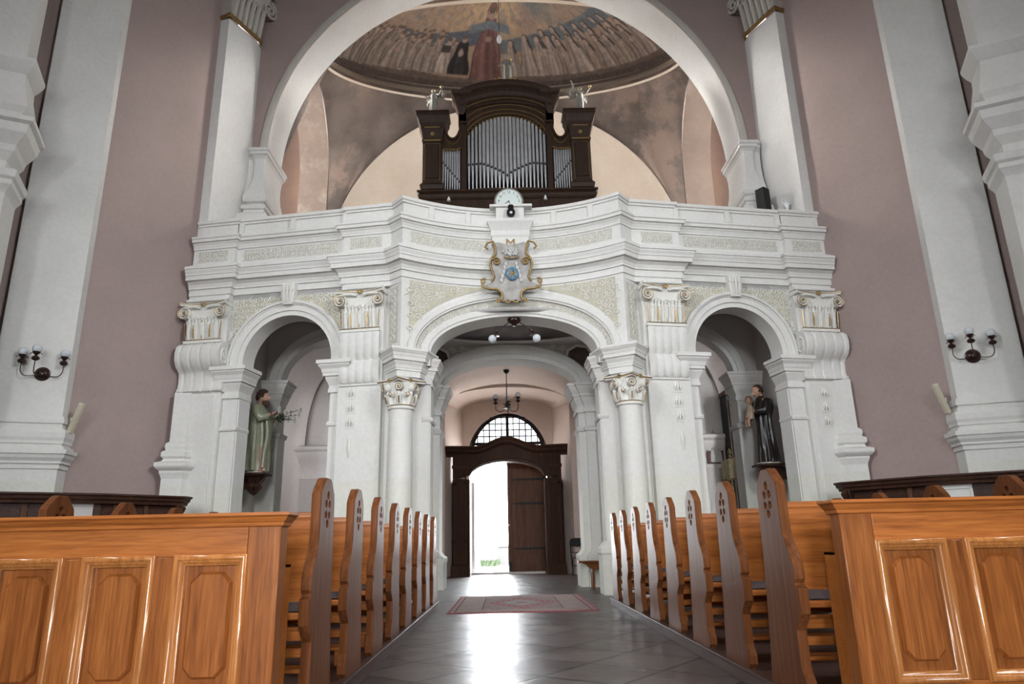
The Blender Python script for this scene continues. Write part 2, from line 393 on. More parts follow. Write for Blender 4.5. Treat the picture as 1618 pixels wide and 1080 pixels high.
# nearer piers at the picture's edges, with their bracketed entablature
PIER = [(8.42, 10.75), (8.20, 10.22), (9.1, 9.80), (10.25, 9.4)]
prof_pier = [(0.10, 0), (0.10, 6.45), (0.12, 6.5), (0.18, 6.58), (0.18, 6.66), (0.22, 6.70), (0.24, 6.80), (0.20, 6.84), (0.02, 6.9), (0.02, 7.05), (0.05, 7.10), (0.12, 7.2), (0.14, 7.3), (0.27, 7.48), (0.30, 7.62), (0.36, 7.66), (0.36, 7.74), (0.12, 7.80), (0.14, 7.9), (0.2, 8.0), (0.14, 8.25), (0.08, 8.5), (0.07, 8.66), (0.12, 8.72), (0.17, 8.8), (0.2, 8.86), (0.2, 8.92), (0.05, 9.0), (0.0, 9.05), (0.0, 17)]
for k, s in enumerate((-1, 1)):
    b = MB(); b.sweep(mir(PIER, s), prof_pier, caps=False); b.build('trim_%d' % (9+k), 'white', kind='structure', angle=16)
# closed vault above and choir wall behind the photographer
b = MB(); b.box(-12, 12, -26, 15.4, 17, 17.3); b.build('ceiling', 'white2', kind='structure')
b = MB(); b.box(-12, 12, -26.4, -26, 0, 17.2); b.build('wall_choir', 'white2', kind='structure')

# great arch wall in front of the organ loft
def P_arch(x, d, z): return (XM-0.03+x, 14.2-d, z)
b = MB(); b.arch_wall(P_arch, -6.5, 6.5, 6.4, 17.2, 0, 9.48, 5.43, 5.43, 1.0, n=64)
b.build('wall_arch', 'pink', kind='structure', angle=50)
b = MB(); b.arch_ring(P_arch, 0, 9.48, 5.42, 5.42, [(0, -1.02), (0, 0.015), (0.0, 0.05)], n=64); b.build('trim_11', 'white2', kind='structure', angle=50)
b = MB(); b.arch_ring(P_arch, 0, 9.48, 5.42, 5.42, [(0.0, 0.01), (0.0, 0.05), (0.02, 0.065), (0.12, 0.07), (0.16, 0.05), (0.16, -0.02)], n=64); b.build('trim_12', 'grey', kind='structure', angle=50)
# imposts of the great arch
prof_imp = [(0, 9.52), (0.13, 9.52), (0.13, 9.46), (0.10, 9.44), (0.10, 9.38), (0.06, 9.36), (0.02, 9.30), (0.0, 9.15), (0.0, 8.95), (0.02, 8.75), (0.08, 8.5), (0.14, 8.36), (0.16, 8.25), (0.13, 8.19), (0.07, 8.16), (0.07, 8.12), (0.13, 8.12), (0.17, 8.06), (0.17, 8.0), (0.12, 7.98), (0.12, 7.93), (0.22, 7.85), (0.24, 7.7), (0.24, 6.4)]
for k, s in enumerate((-1, 1)):
    pth = [(5.405, 15.25), (5.405, 14.04), (5.60, 14.04), (5.60, 14.11), (5.79, 14.11)]
    q = [(XM-0.03+s*x, y) for x, y in pth]
    if s < 0: q = q[::-1]
    b = MB(); b.sweep(q, prof_imp, caps=False); b.build('trim_%d' % (13+k), 'white2', kind='structure', angle=20)
# slanting reveal pilasters beside the arch, with scrolled capitals above
for k, s in enumerate((-1, 1)):
    A = [(6.36, 13.22), (6.15, 13.16), (5.80, 13.98), (5.80, 14.25)]
    q = mir(A, s); q = q[::-1]
    b = MB(); b.sweep(q if s > 0 else q, [(0, 6.4), (0, 12.35)], caps=False)
    b.build('trim_%d' % (15+k), 'white2', kind='structure')
    t = thing('upper_capital', ('grey scrolled pilaster capital above the left side of the great arch', 'grey scrolled pilaster capital above the right side of the great arch')[k], 'capital', (XM+s*5.95, 13.5, 12.35))
    face = [(XM+s*6.36, 13.24), (XM+s*6.13, 13.14), (XM+s*5.76, 14.0), (XM+s*5.9, 14.19)]
    if s > 0: face = face[::-1]
    b = MB(); b.sweep(face, [(0, 12.35), (0, 12.5), (0.03, 12.7), (0.05, 13.1), (0.14, 13.5), (0.14, 13.9)], caps=False)
    a0 = Vector((XM+s*6.13, 13.14, 0)); a1 = Vector((XM+s*5.76, 14.0, 0)); d = (a1-a0); u = d.normalized(); w = Vector((-s*u.y, s*u.x, 0)); w = w if w.x*s < 0 else -w
    for i in range(6):
        p = a0+d*((i+0.5)/6)
        b.tube([p+w*0.02+Vector((0, 0, 12.42)), p+w*0.06+Vector((0, 0, 12.8)), p+w*0.14+Vector((0, 0, 13.15)), p+w*0.20+Vector((0, 0, 13.1))], [0.055, 0.07, 0.05, 0.02], 6)
    for i, e in ((0, a0), (1, a1)):
        c = e+w*0.14+Vector((0, 0, 13.3))+u*(0.1 if i else -0.02)
        b.tube(spiral(c, u*(1 if i else -1), (0, 0, 1), 0.24, 2.0, -1, a0=PI/2), 0.035, 6)
    b.build('capital_body', 'grey', t)
    b = MB(); b.sweep(face, [(0.03, 12.33), (0.06, 12.36), (0.06, 12.42), (0.03, 12.45)], caps=False)
    b.build('gilded_band', 'golddull', t)
    b = MB(); b.sweep(face, [(0.22, 13.62), (0.24, 13.66), (0.22, 13.70)], caps=False); b.build('gilded_band', 'golddull', t)

# organ loft: floor, walls, arches, oval vault
LX, LY0, LY1 = 5.65, 15.2, 20.0
b = MB(); b.box(-5.9, 6.3, 13.45, 22.3, 6.3, 6.4); b.build('wall_loft_floor', 'aisle', kind='structure')
def P_back(x, d, z): return (G+x, LY1-d, z)
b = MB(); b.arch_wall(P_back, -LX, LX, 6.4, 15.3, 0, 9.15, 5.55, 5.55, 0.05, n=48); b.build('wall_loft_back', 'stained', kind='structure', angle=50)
b = MB()
b.grid(48, 3, lambda i, j: (G-5.55*math.cos(PI*i/48)*(1-j/3)+(0.35-3.6*math.cos(PI*i/48))*(j/3), LY1+2.0*j/3, 9.15+5.55*math.sin(PI*i/48)*(1-j/3)+(0.3+3.9*math.sin(PI*i/48))*(j/3)))
b.box(G-5.55, G-3.2, 21.9, 22.1, 6.4, 9.3); b.box(G+3.8, G+5.55, 21.9, 22.1, 6.4, 9.3)
b.build('trim_17', 'cream', kind='structure', angle=50)
b = MB(); b.add([(-6, 22.0, 6.4), (6.4, 22.0, 6.4), (6.4, 22.0, 15), (-6, 22.0, 15)], [(0, 1, 2, 3)]); b.build('wall_loft_recess', 'pinklight', kind='structure')
b = MB(); b.arch_ring(lambda x, d, z: (G+0.3+x, 21.9-d, z), 0, 9.5, 2.5, 2.5, [(0, 0), (0.0, 0.06), (0.3, 0.06), (0.3, 0)], legz=6.4, n=40); b.build('trim_18', 'white2', kind='structure')
for k, s in enumerate((-1, 1)):
    def P_side(y, d, z, s=s): return (G+s*(LX-d), 17.6+y, z)
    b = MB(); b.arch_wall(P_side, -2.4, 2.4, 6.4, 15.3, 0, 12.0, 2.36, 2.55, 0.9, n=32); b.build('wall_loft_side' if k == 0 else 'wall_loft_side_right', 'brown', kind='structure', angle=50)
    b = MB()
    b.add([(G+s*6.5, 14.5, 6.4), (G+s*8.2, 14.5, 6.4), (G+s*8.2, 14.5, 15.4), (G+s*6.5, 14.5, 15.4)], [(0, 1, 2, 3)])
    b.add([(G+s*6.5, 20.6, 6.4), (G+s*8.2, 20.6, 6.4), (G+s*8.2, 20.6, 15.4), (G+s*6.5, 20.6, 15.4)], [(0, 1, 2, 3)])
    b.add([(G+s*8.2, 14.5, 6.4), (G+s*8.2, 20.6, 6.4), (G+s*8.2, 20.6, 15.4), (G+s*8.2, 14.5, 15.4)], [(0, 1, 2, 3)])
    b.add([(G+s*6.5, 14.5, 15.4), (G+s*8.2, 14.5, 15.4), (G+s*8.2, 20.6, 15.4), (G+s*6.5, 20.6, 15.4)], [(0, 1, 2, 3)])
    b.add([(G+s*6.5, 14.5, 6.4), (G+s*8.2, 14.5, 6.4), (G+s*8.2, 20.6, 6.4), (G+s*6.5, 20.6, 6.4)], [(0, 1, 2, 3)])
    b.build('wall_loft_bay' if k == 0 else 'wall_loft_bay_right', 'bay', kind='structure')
    b = MB(); b.box(min(G+s*6.5, G+s*8.1), max(G+s*6.5, G+s*8.1), 20.5, 20.62, 10.2, 10.3); b.build('trim_%d' % (19+k), 'grey', kind='structure')
# pendentives between the arches and the oval ring
DA, DB, DY, DZ, DH = 5.48, 2.25, 17.68, 15.05, 2.6
def ring_pt(q, s, far, k=1.0):
    a = q*PI/2
    return Vector((G+s*DA*k*math.cos(a), DY+(1 if far else -1)*DB*k*math.sin(a), DZ-0.05))
for k, (s, far) in enumerate(((-1, 1), (1, 1), (-1, 0), (1, 0))):
    b = MB(); n = 40; m = 10
    ye = LY1-0.02 if far else LY0+0.02; sg = 1 if far else -1
    low = []
    for i in range(n+1):
        q = i/n
        if q <= 0.5:
            a = (1-q*2)*PI/2
            low.append(Vector((G+s*(LX-0.02), 17.6+sg*2.38*math.cos(a), 12.0+2.6*math.sin(a))))
        else:
            a = (q*2-1)*PI/2
            rr_, zz_ = (5.6, 9.15) if far else (5.5, 9.55); low.append(Vector((G+s*rr_*math.cos(a), ye, max(10.0, zz_+rr_*math.sin(a)))))
    low[n//2] = Vector((G+s*(LX-0.02), ye, 10.0))
    def fn(i, j):
        t = j/m; q = int(round(i)); A = ring_pt(q/n, s, far, 1.0); B = low[q]
        p = A.lerp(B, t); bul = math.sin(PI*t)*0.12
        return p+Vector((s*bul*min(1, 2*(1-q/n)), sg*bul*min(1, 2*q/n), 0))
    v = [fn(i, j) for i in range(n+1) for j in range(m+1)]
    b.add(v, [(i*(m+1)+j, (i+1)*(m+1)+j, (i+1)*(m+1)+j+1, i*(m+1)+j+1) for i in range(n) for j in range(m)])
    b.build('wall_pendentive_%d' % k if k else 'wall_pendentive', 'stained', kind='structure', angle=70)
# moulded oval ring
b = MB(); path = [(G+(DA)*math.cos(2*PI*i/96), DY+(DB)*math.sin(2*PI*i/96)) for i in range(96)]
b.sweep(path, [(-0.10, DZ-0.25), (0.02, DZ-0.25), (0.04, DZ-0.16), (0.10, DZ-0.12), (0.12, DZ-0.03), (0.2, DZ), (0.22, DZ+0.10), (0.18, DZ+0.14), (0.05, DZ+0.18), (-0.05, DZ+0.2)], closed=True)
b.build('trim_21', 'cream', kind='structure', angle=50)
# painted oval vault: colours laid on by figure
def fresco_canvas(W=960, H=200):
    # canvas: u = (90-azimuth)*4.1 (about -369..369), v = elevation*2.2 (0..190)
    az = np.linspace(180, 0, W); el = np.linspace(-1, 88, H)
    U = ((90-az)*4.1)[None, :]*np.ones((H, 1)); V = (el*2.2)[:, None]*np.ones((1, W))
    rng = np.random.RandomState(4)
    def smooth(a, k):
        for _ in range(k):
            a = (a+np.roll(a, 1, 0)+np.roll(a, -1, 0)+np.roll(a, 1, 1)+np.roll(a, -1, 1))/5
        return a
    n1 = smooth(rng.rand(H, W), 40); n1 = (n1-n1.min())/(n1.max()-n1.min())
    n2 = smooth(rng.rand(H, W), 6); n2 = (n2-n2.min())/(n2.max()-n2.min())
    img = np.zeros((H, W, 3))
    sky = np.array([.33, .23, .16]); gold = np.array([.50, .34, .17]); blu = np.array([.14, .17, .20])
    img[:] = sky
    f = np.exp(-((U+20)/120)**2-((V-128)/45)**2)[..., None]; img = img*(1-f)+gold*f
    f = (n1 > 0.62)[..., None]*(V > 95)[..., None]; img = np.where(f, img*0.55+blu*0.45, img)
    f = (np.exp(-((U-90)/40)**2-((V-135)/22)**2)*0.9)[..., None]; img = img*(1-f)+np.array([.13, .17, .19])*f
    f = (np.exp(-((U-52)/17)**2-((V-112)/20)**2)*0.8)[..., None]; img = img*(1-f)+np.array([.30, .20, .19])*f
    # ground
    gm = (V < 26+4*np.sin(U/40)); img[gm] = np.array([.13, .095, .075])*(0.7+0.6*n2[gm][:, None])
    gm = (V < 15); img[gm] = np.array([.085, .062, .052])*(0.7+0.6*n2[gm][:, None])
    # the outspread blue mantle over both crowds
    tl = 104-0.16*np.abs(U+28)+10*np.exp(-((U+205)/35)**2)
    mm = (V < tl) & (V > tl-26) & (U < -30); img[mm] = np.array([.095, .12, .165])*(0.7+0.5*n2[mm][:, None])
    tr = 84+0.13*np.abs(U); mm = (V < tr) & (V > tr-22) & (U > -20); img[mm] = np.array([.12, .16, .19])*(0.7+0.5*n2[mm][:, None])
    def robe(cx, y0, h, w, col, head=(.36, .235, .175), veil=None, lean=0.0, hr=6.0):
        t = np.clip((V-y0)/h, 0, 1); cxx = cx+lean*t*h
        half = w*(1.0-0.52*t**1.4)*(0.94+0.06*np.sin(t*9+cx))
        mask = (V >= y0) & (V <= y0+h) & (np.abs(U-cxx) < half)
        x = (U-cxx)/np.maximum(half, 1)
        fold = 0.82+0.34*np.sin(x*7+cx+2.0*t)*np.cos(x*3.1+cx*2)
        c = np.array(col)[None, None]*fold[..., None]*(0.82+0.36*n2[..., None])
        edge = (np.abs(x) > 0.86)[..., None]; c = np.where(edge, c*0.6, c)
        img[mask] = c[mask]
        hy = y0+h+hr*0.75; hx = cx+lean*h
        if veil is not None:
            mk = ((U-hx)/(hr*1.12))**2+((V-hy-1)/(hr*1.22))**2 < 1; img[mk] = veil
            mk = (np.abs(U-hx-hr*0.75-(hy-V)*0.25) < hr*0.35) & (V < hy+2) & (V > hy-hr*2.8); img[mk] = veil
        mk = ((U-hx+(0.8 if veil is not None else 0))/hr/0.82)**2+((V-hy)/hr)**2 < 1
        img[mk] = np.array(head)*(0.8+0.35*n2[mk][:, None])
        if veil is None:
            mk = ((U-hx)/hr/0.85)**2+((V-hy-hr*0.55)/hr/0.55)**2 < 1; img[mk] = np.array([.12, .085, .06])*(0.8+0.6*n2[mk][:, None])
        for ex in (-0.32, 0.32):
            mk = ((U-hx-ex*hr)/(hr*0.16))**2+((V-hy-0.5)/(hr*0.14))**2 < 1; img[mk] = np.array([.10, .06, .045])
        # folded hands
        mk = ((U-cxx-lean*4)/(w*0.22))**2+((V-y0-h*0.66)/4)**2 < 1; img[mk] = np.array(head)*0.85
    # left crowd: rows of heads, then tall pale robes
    rr = random.Random(5)
    for row, (yy, n, x0, x1) in enumerate(((92, 15, -285, -110), (86, 15, -275, -95), (79, 14, -290, -85), (72, 13, -280, -75))):
        for i in range(n):
            x = x0+(x1-x0)*i/(n-1)+rr.uniform(-4, 4); sl = -0.12*(-x-80)
            robe(x, yy-30+sl*0.6+rr.uniform(-2, 2), 26, 7.5, (.26+rr.uniform(-.05, .05), .20, .16), (.40, .265, .20), hr=4.2)
    for cx, y0, h, w, col in ((-318, 4, 40, 18, (.22, .18, .14)), (-296, 8, 46, 17, (.25, .20, .16)), (-272, 11, 50, 17, (.27, .22, .18)), (-249, 13, 54, 16, (.28, .23, .19)), (-226, 16, 56, 15, (.27, .22, .18)), (-204, 18, 58, 15, (.29, .235, .19)),
                              (-180, 20, 46, 24, (.33, .275, .23)), (-152, 23, 46, 15, (.29, .24, .20)), (-134, 24, 46, 13, (.31, .26, .22)), (-116, 24, 48, 13, (.32, .27, .23)), (-96, 25, 46, 14, (.46, .40, .35)), (-70, 24, 52, 18, (.035, .033, .035))):
        robe(cx, y0+3, h, w, col, (.40, .265, .20), hr=5.2)
    mk = ((U+71)/3.5)**2+((V-62)/6)**2 < 1; img[mk] = np.array([.38, .29, .24])
    mk = (np.abs(U+97) < 8) & (np.abs(V-66) < 6); img[mk] = np.array([.05, .045, .045])
    # right crowd of veiled sisters
    vb = np.array([.05, .042, .043])
    for row, (yy, n, x0, x1) in enumerate(((92, 9, 70, 262), (80, 10, 40, 266))):
        for i in range(n):
            x = x0+(x1-x0)*i/(n-1)+rr.uniform(-4, 4)
            robe(x, yy-34+rr.uniform(-2, 2)+0.03*x, 28, 9, (.33, .27, .235), (.42, .31, .25), veil=vb, hr=4.8)
    for cx, y0, h, w, col in ((300, 22, 36, 20, (.25, .20, .165)), (276, 21, 42, 20, (.30, .24, .20)), (252, 20, 46, 20, (.33, .265, .225)), (228, 19, 46, 17, (.30, .24, .20)), (206, 18, 48, 16, (.31, .25, .20)), (184, 18, 42, 16, (.29, .235, .195)), (164, 18, 44, 15, (.32, .26, .215)), (144, 19, 40, 13, (.33, .25, .19)),
                              (120, 18, 50, 22, (.38, .315, .275)), (96, 20, 46, 11, (.34, .26, .20)), (80, 19, 54, 12, (.39, .32, .28)), (60, 20, 54, 13, (.37, .305, .265)), (38, 21, 56, 15, (.36, .295, .255)), (12, 21, 48, 16, (.33, .27, .235))):
        robe(cx, y0+4, h, w, col, (.42, .31, .25), veil=vb, hr=5.2)
    # tall central figure in a rose gown
    robe(-28, 20, 98, 27, (.21, .092, .085), (.38, .25, .19), hr=11)
    mk = (np.abs(U+28-0) < 40) & (np.abs(V-108+0.22*np.abs(U+28)) < 7); img[mk] = np.array([.13, .18, .22])*(0.8+0.4*n2[mk][:, None])
    mk = ((U+28)/14)**2+((V-132)/13)**2 < 1; mk &= ((U+28)/10)**2+((V-126)/11)**2 > 1; img[mk] = np.array([.20, .09, .08])
    # darkened inscription band
    for i in range(34):
        x = 55+i*4.6; mk = (np.abs(U-x) < 1.0) & (V > 6) & (V < 12) & (np.sin(i*2.7) > -0.45); img[mk] = np.array([.05, .04, .036])
    img = np.stack([smooth(img[..., q], 2) for q in range(3)], -1); img *= (0.72+0.5*smooth(rng.rand(H, W), 2))[..., None]; img = img*0.72+img.mean(-1, keepdims=True)*0.28*np.array([1.06, 0.98, 0.94]); img *= 1.38
    return np.clip(img, 0.005, 1), az, el
img, az, el = fresco_canvas()
W, H = len(az), len(el)
a, e = np.radians(az)[None, :], np.radians(el)[:, None]
X = G+DA*0.985*np.cos(a)*np.cos(e); Y = DY+DB*0.985*np.sin(a)*np.cos(e); Z = DZ+0.12+DH*np.sin(e)*np.ones_like(a)
me = bpy.data.meshes.new('ceiling_fresco')
vs = np.stack([X, Y, Z], -1).reshape(-1, 3)
idx = np.arange(W*H).reshape(H, W)
fs = np.stack([idx[:-1, :-1], idx[:-1, 1:], idx[1:, 1:], idx[1:, :-1]], -1).reshape(-1, 4)
me.from_pydata(vs.tolist(), [], fs.tolist()); me.update(); me.shade_smooth()
ca = me.color_attributes.new('paint', 'FLOAT_COLOR', 'POINT')
col = np.ones((W*H, 4)); col[:, :3] = img.reshape(-1, 3); ca.data.foreach_set('color', col.ravel())
me.materials.append(M['fresco'])
o = bpy.data.objects.new('vault_fresco', me); C.objects.link(o)
tag(o, 'faded vault painting of a robed crowd under a spread blue mantle, above the organ', 'fresco')
b = MB(); b.grid(48, 12, lambda i, j: (G+DA*math.cos(-PI*i/48)*math.cos(R(88*j/12)), DY+DB*math.sin(-PI*i/48)*math.cos(R(88*j/12)), DZ+0.12+DH*math.sin(R(88*j/12))))
b.build('ceiling_dome', 'brown', kind='structure')
# ------------------------------------------------------------------ vestibule below the gallery, aisles, porch
RY = 15.3
def P_rear(x, d, z): return (G-0.1+x, RY-d, z)
# rear arcade wall: one flat central arch, one round arch each side
b = MB()
b.arch_wall(P_rear, -2.0, 2.0, 0, 6.3, 0, 4.22, 1.53, 0.66, 0.55, n=32)
for s in (-1, 1):
    b.arch_wall(lambda x, d, z, s=s: P_rear(s*x, d, z), 2.0, 6.5, 0, 6.3, 3.60, 4.42, 1.46, 1.06, 0.30, n=28)
b.build('wall_rear_arcade', 'aisle', kind='structure', angle=50)
b = MB()
b.arch_ring(P_rear, 0, 4.22, 1.53, 0.66, [(-0.006, -0.56), (-0.006, 0.06), (0.10, 0.06), (0.10, 0.09), (0.24, 0.10), (0.30, 0.12), (0.32, 0.08), (0.32, 0.0)], n=36)
for s in (-1, 1):
    b.arch_ring(lambda x, d, z, s=s: P_rear(s*x, d, z), 3.60, 4.42, 1.46, 1.06, [(-0.006, -0.31), (-0.006, 0.05), (0.09, 0.05), (0.09, 0.08), (0.25, 0.09), (0.27, 0.06), (0.27, 0.0)], n=30)
b.build('trim_22', 'white2', kind='structure', angle=20)
# piers of the rear arcade with panelled faces and imposts
pi_imp = lambda z, k=1.0: [(0.0, z-0.62), (0.04, z-0.62), (0.04, z-0.54), (0.02, z-0.54), (0.02, z-0.47), (0.05, z-0.42), (0.09, z-0.32), (0.09, z-0.28), (0.12, z-0.28), (0.12, z-0.22), (0.13, z-0.22), (0.16, z-0.15), (0.20, z-0.09), (0.20, z-0.06), (0.23, z-0.06), (0.23, z), (0, z+0.02)]
k = 23
for s in (-1, 1):
    # central piers
    px = [(1.512, RY+0.6), (1.512, RY-0.12), (1.66, RY-0.12), (1.66, RY-0.22), (1.86, RY-0.22), (1.86, RY-0.12), (2.12, RY-0.12), (2.12, RY+0.5)]
    q = [(G-0.1+s*x, y) for x, y in px]; q = q if s > 0 else q[::-1]
    b = MB(); b.sweep(q, [(0.0, 0), (0.10, 0), (0.10, 0.52), (0.12, 0.55), (0.12, 0.62), (0.04, 0.68), (0.0, 0.74), (0.0, 3.18), (0.03, 3.2), (0.05, 3.26), (0.0, 3.3), (0, 3.6)]+pi_imp(4.22), caps=False)
    b.build('trim_%d' % k, 'white', kind='structure'); k += 1
    # outer piers behind the statues
    px = [(5.042, RY+0.33), (5.042, RY-0.10), (5.62, RY-0.10)]
    q = [(G-0.1+s*x, y) for x, y in px]; q = q if s > 0 else q[::-1]
    b = MB(); b.sweep(q, [(0.0, 0), (0.04, 0), (0.04, 3.18), (0.08, 3.2), (0.10, 3.28), (0.0, 3.32), (0, 3.7)]+pi_imp(4.42), caps=False)
    b.build('trim_%d' % k, 'white', kind='structure'); k += 1
    # outer side wall of the bay, behind the statue
    b = MB(); b.box(min(G+s*5.5, G+s*6.4), max(G+s*5.5, G+s*6.4), 13.5, RY+0.4, 0, 6.3); b.build('wall_bay_left' if s < 0 else 'wall_bay_right', 'aisle', kind='structure')
# ceilings below the gallery: oval-painted centre, plain side bays
b = MB(); b.box(G-2.0, G+2.0, 12.95, RY, 5.20, 5.30); b.box(G-2.05, G-1.95, 13.0, RY, 5.2, 6.3); b.box(G+1.95, G+2.05, 13.0, RY, 5.2, 6.3)
b.build('ceiling_vestibule', 'white2', kind='structure')
b = MB(); b.box(G-6.4, G-2.05, 13.0, RY, 6.2, 6.32); b.box(G+2.05, G+6.4, 13.0, RY, 6.2, 6.32); b.build('ceiling_side_bays', 'aisle', kind='structure')
n = 64; b = MB(); ov = [(G+1.9*math.cos(2*PI*i/n), 13.82+1.08*math.sin(2*PI*i/n)) for i in range(n)]
b.prism(ov, 5.185, 5.199); b.build('ceiling_painting', plain('dark_ceiling_painting', (0.10, 0.072, 0.066), 0.8, noise=0.7, nscale=1.6), kind='structure')
b = MB(); b.sweep(ov, [(-0.02, 5.2), (-0.02, 5.17), (0.05, 5.15), (0.10, 5.17), (0.12, 5.2)], closed=True); b.build('trim_40', 'white2', kind='structure')
# little painted cartouches in the corners above the rear arch
cm = plain('dark_corner_painting', (0.12, 0.085, 0.078), 0.8, noise=0.6, nscale=4)
for s in (-1, 1):
    b = MB(); pts = [(1.30, 4.84), (1.48, 4.70), (1.68, 4.62), (1.86, 4.64), (1.90, 4.95), (1.80, 5.12), (1.55, 5.16), (1.36, 5.05)]
    b.prism([(G-0.1+s*x, z) for x, z in pts], RY-0.02, RY+0.02, lambda x, z, y: (x, y, z)); b.build('trim_%d' % (41 if s < 0 else 42), cm, kind='structure')
    b = MB()
    b.tube([(G-0.1+s*x, RY-0.03, z) for x, z in pts], 0.035, 6, closed=True)
    for cx, cz, r in ((1.12, 4.98, 0.12), (0.92, 5.05, 0.09), (1.25, 5.1, 0.08), (1.02, 5.13, 0.06)):
        b.tube(spiral((G-0.1+s*cx, RY-0.03, cz), (s, 0, 0), (0, 0, 1), r, 1.6, 1), 0.02, 5)
    b.build('trim_%d' % (43 if s < 0 else 44), 'relief', kind='structure')
# porch: side walls, vault, end wall with the deep door niche
b = MB()
for s in (-1, 1):
    q = [(0.1+s*x, y) for x, y in [(2.28, 20.8), (2.28, RY+0.5)]]
    q = q if s > 0 else q[::-1]
    b.sweep(q, [(0, 0), (0, 4.6)], caps=False)
b.build('wall_porch', 'white', kind='structure')
b = MB(); k = 0
for s in (-1, 1):
    for y0 in (17.0, 19.4):
        b.box(0.1+s*2.28-0.07, 0.1+s*2.28+0.07, y0, y0+0.5, 0, 3.9); b.box(0.1+s*2.28-0.14, 0.1+s*2.28+0.14, y0-0.06, y0+0.56, 3.9, 4.3)
        b.box(0.1+s*2.28-0.10, 0.1+s*2.28+0.10, y0-0.02, y0+0.52, 3.15, 3.25)
b.build('trim_45', 'white', kind='structure', bevel=0.01)
def vault(x0, x1, y0, y1, zs, rise, lun, n=24, m=24):
    """groined vault: a barrel along y with cross lunettes"""
    B = MB(); xc = (x0+x1)/2; a = (x1-x0)/2
    def fn(i, j):
        x = x0+(x1-x0)*i/n; y = y0+(y1-y0)*j/m
        u = (x-xc)/a; v = 2*(y-y0)/(y1-y0)-1
        z1 = math.sqrt(max(0, 1-u*u)); z2 = math.sqrt(max(0, 1-v*v))*lun
        return (x, y, zs+rise*max(z1, z2 if abs(u) > 0.0 else 0))
    B.grid(n, m, fn); return B
vault(0.1-2.3, 0.1+2.3, RY+0.5, 20.8, 4.35, 1.18, 0.93, 32, 48).build('ceiling_porch', 'pinklight', kind='structure', angle=25)
def P_end(x, d, z): return (0.08+x, 20.8-d, z)
b = MB(); b.arch_wall(P_end, -2.4, 2.4, 0, 6.0, 0, 4.95, 1.86, 0.48, 0.12, n=28); b.build('wall_porch_end', 'pinklight', kind='structure', angle=50)
b = MB()   # splayed reveals, segmental niche vault
b.add([(0.08-1.86, 20.9, 0), (0.08-1.42, 22.2, 0), (0.08-1.42, 22.2, 5.0), (0.08-1.86, 20.9, 4.95)], [(0, 1, 2, 3)])
b.add([(0.08+1.86, 20.9, 0), (0.08+1.42, 22.2, 0), (0.08+1.42, 22.2, 5.0), (0.08+1.86, 20.9, 4.95)], [(0, 1, 2, 3)])
b.grid(28, 4, lambda i, j: (0.08-(1.86-0.44*j/4)*math.cos(PI*i/28), 20.85+1.35*j/4, (4.95+0.05*j/4)+(0.48-0.15*j/4)*math.sin(PI*i/28)))
b.build('trim_46', 'pinklight', kind='structure', angle=50)
def P_door(x, d, z): return (0.08+x, 22.2-d, z)
b = MB()
b.arch_wall(P_door, -3.2, 3.2, 3.3, 7.0, 0, 3.55, 1.20, 1.36, 0.35, n=36)
b.box(0.08-3.2, 0.08-1.22, 22.2, 22.55, 0, 3.3); b.box(0.08+1.22, 0.08+3.2, 22.2, 22.55, 0, 3.3)
b.build('wall_west', 'pinklight', kind='structure', angle=50)
# fanlight window: wooden frame, mullions, panes and an iron grille
w = thing('window_1', None, None, (0.08, 22.4, 3.55), kind='structure')
b = MB(); b.arch_ring(lambda x, d, z: (0.08+x, 22.42-d, z), 0, 3.55, 1.10, 1.26, [(0, -0.05), (0, 0.05), (0.10, 0.05), (0.10, -0.05)], n=32, legz=3.3)
b.box(0.08-0.05, 0.08+0.05, 22.37, 22.47, 3.3, 4.82); b.box(0.08-1.1, 0.08+1.1, 22.38, 22.46, 3.90, 3.96)
for x in (-0.58, 0.58): b.box(0.08+x-0.02, 0.08+x+0.02, 22.39, 22.45, 3.3, 3.55+1.2*math.sqrt(1-(x/1.12)**2))
b.build('window_frame', 'portalwood', w)
b = MB(); b.prism([(0.08-1.1*math.cos(PI*i/32), 3.55+1.26*math.sin(PI*i/32)) for i in range(33)], 22.44, 22.446, lambda x, z, y: (x, y, z)); b.build('pane', 'glasspane', w)
b = MB()
for i in range(-6, 7):
    x = i*0.19; zt = 3.55+1.33*math.sqrt(max(0, 1-(x/1.22)**2))
    if abs(x) < 1.2: b.tube([(0.08+x, 22.25, 3.4), (0.08+x, 22.25, zt)], 0.02, 5)
for i in range(0, 7):
    z = 3.55+i*0.2; xw = 1.2*math.sqrt(max(0, 1-((z-3.55)/1.36)**2))
    if xw > 0.1: b.tube([(0.08-xw, 22.24, z), (0.08+xw, 22.24, z)], 0.02, 5)
for rr in (1.25,): b.tube([(0.08-rr*math.cos(PI*i/32), 22.22, 3.45+(rr+0.14)*math.sin(PI*i/32)) for i in range(33)], 0.028, 6)
b.build('iron_grille', 'iron', w)
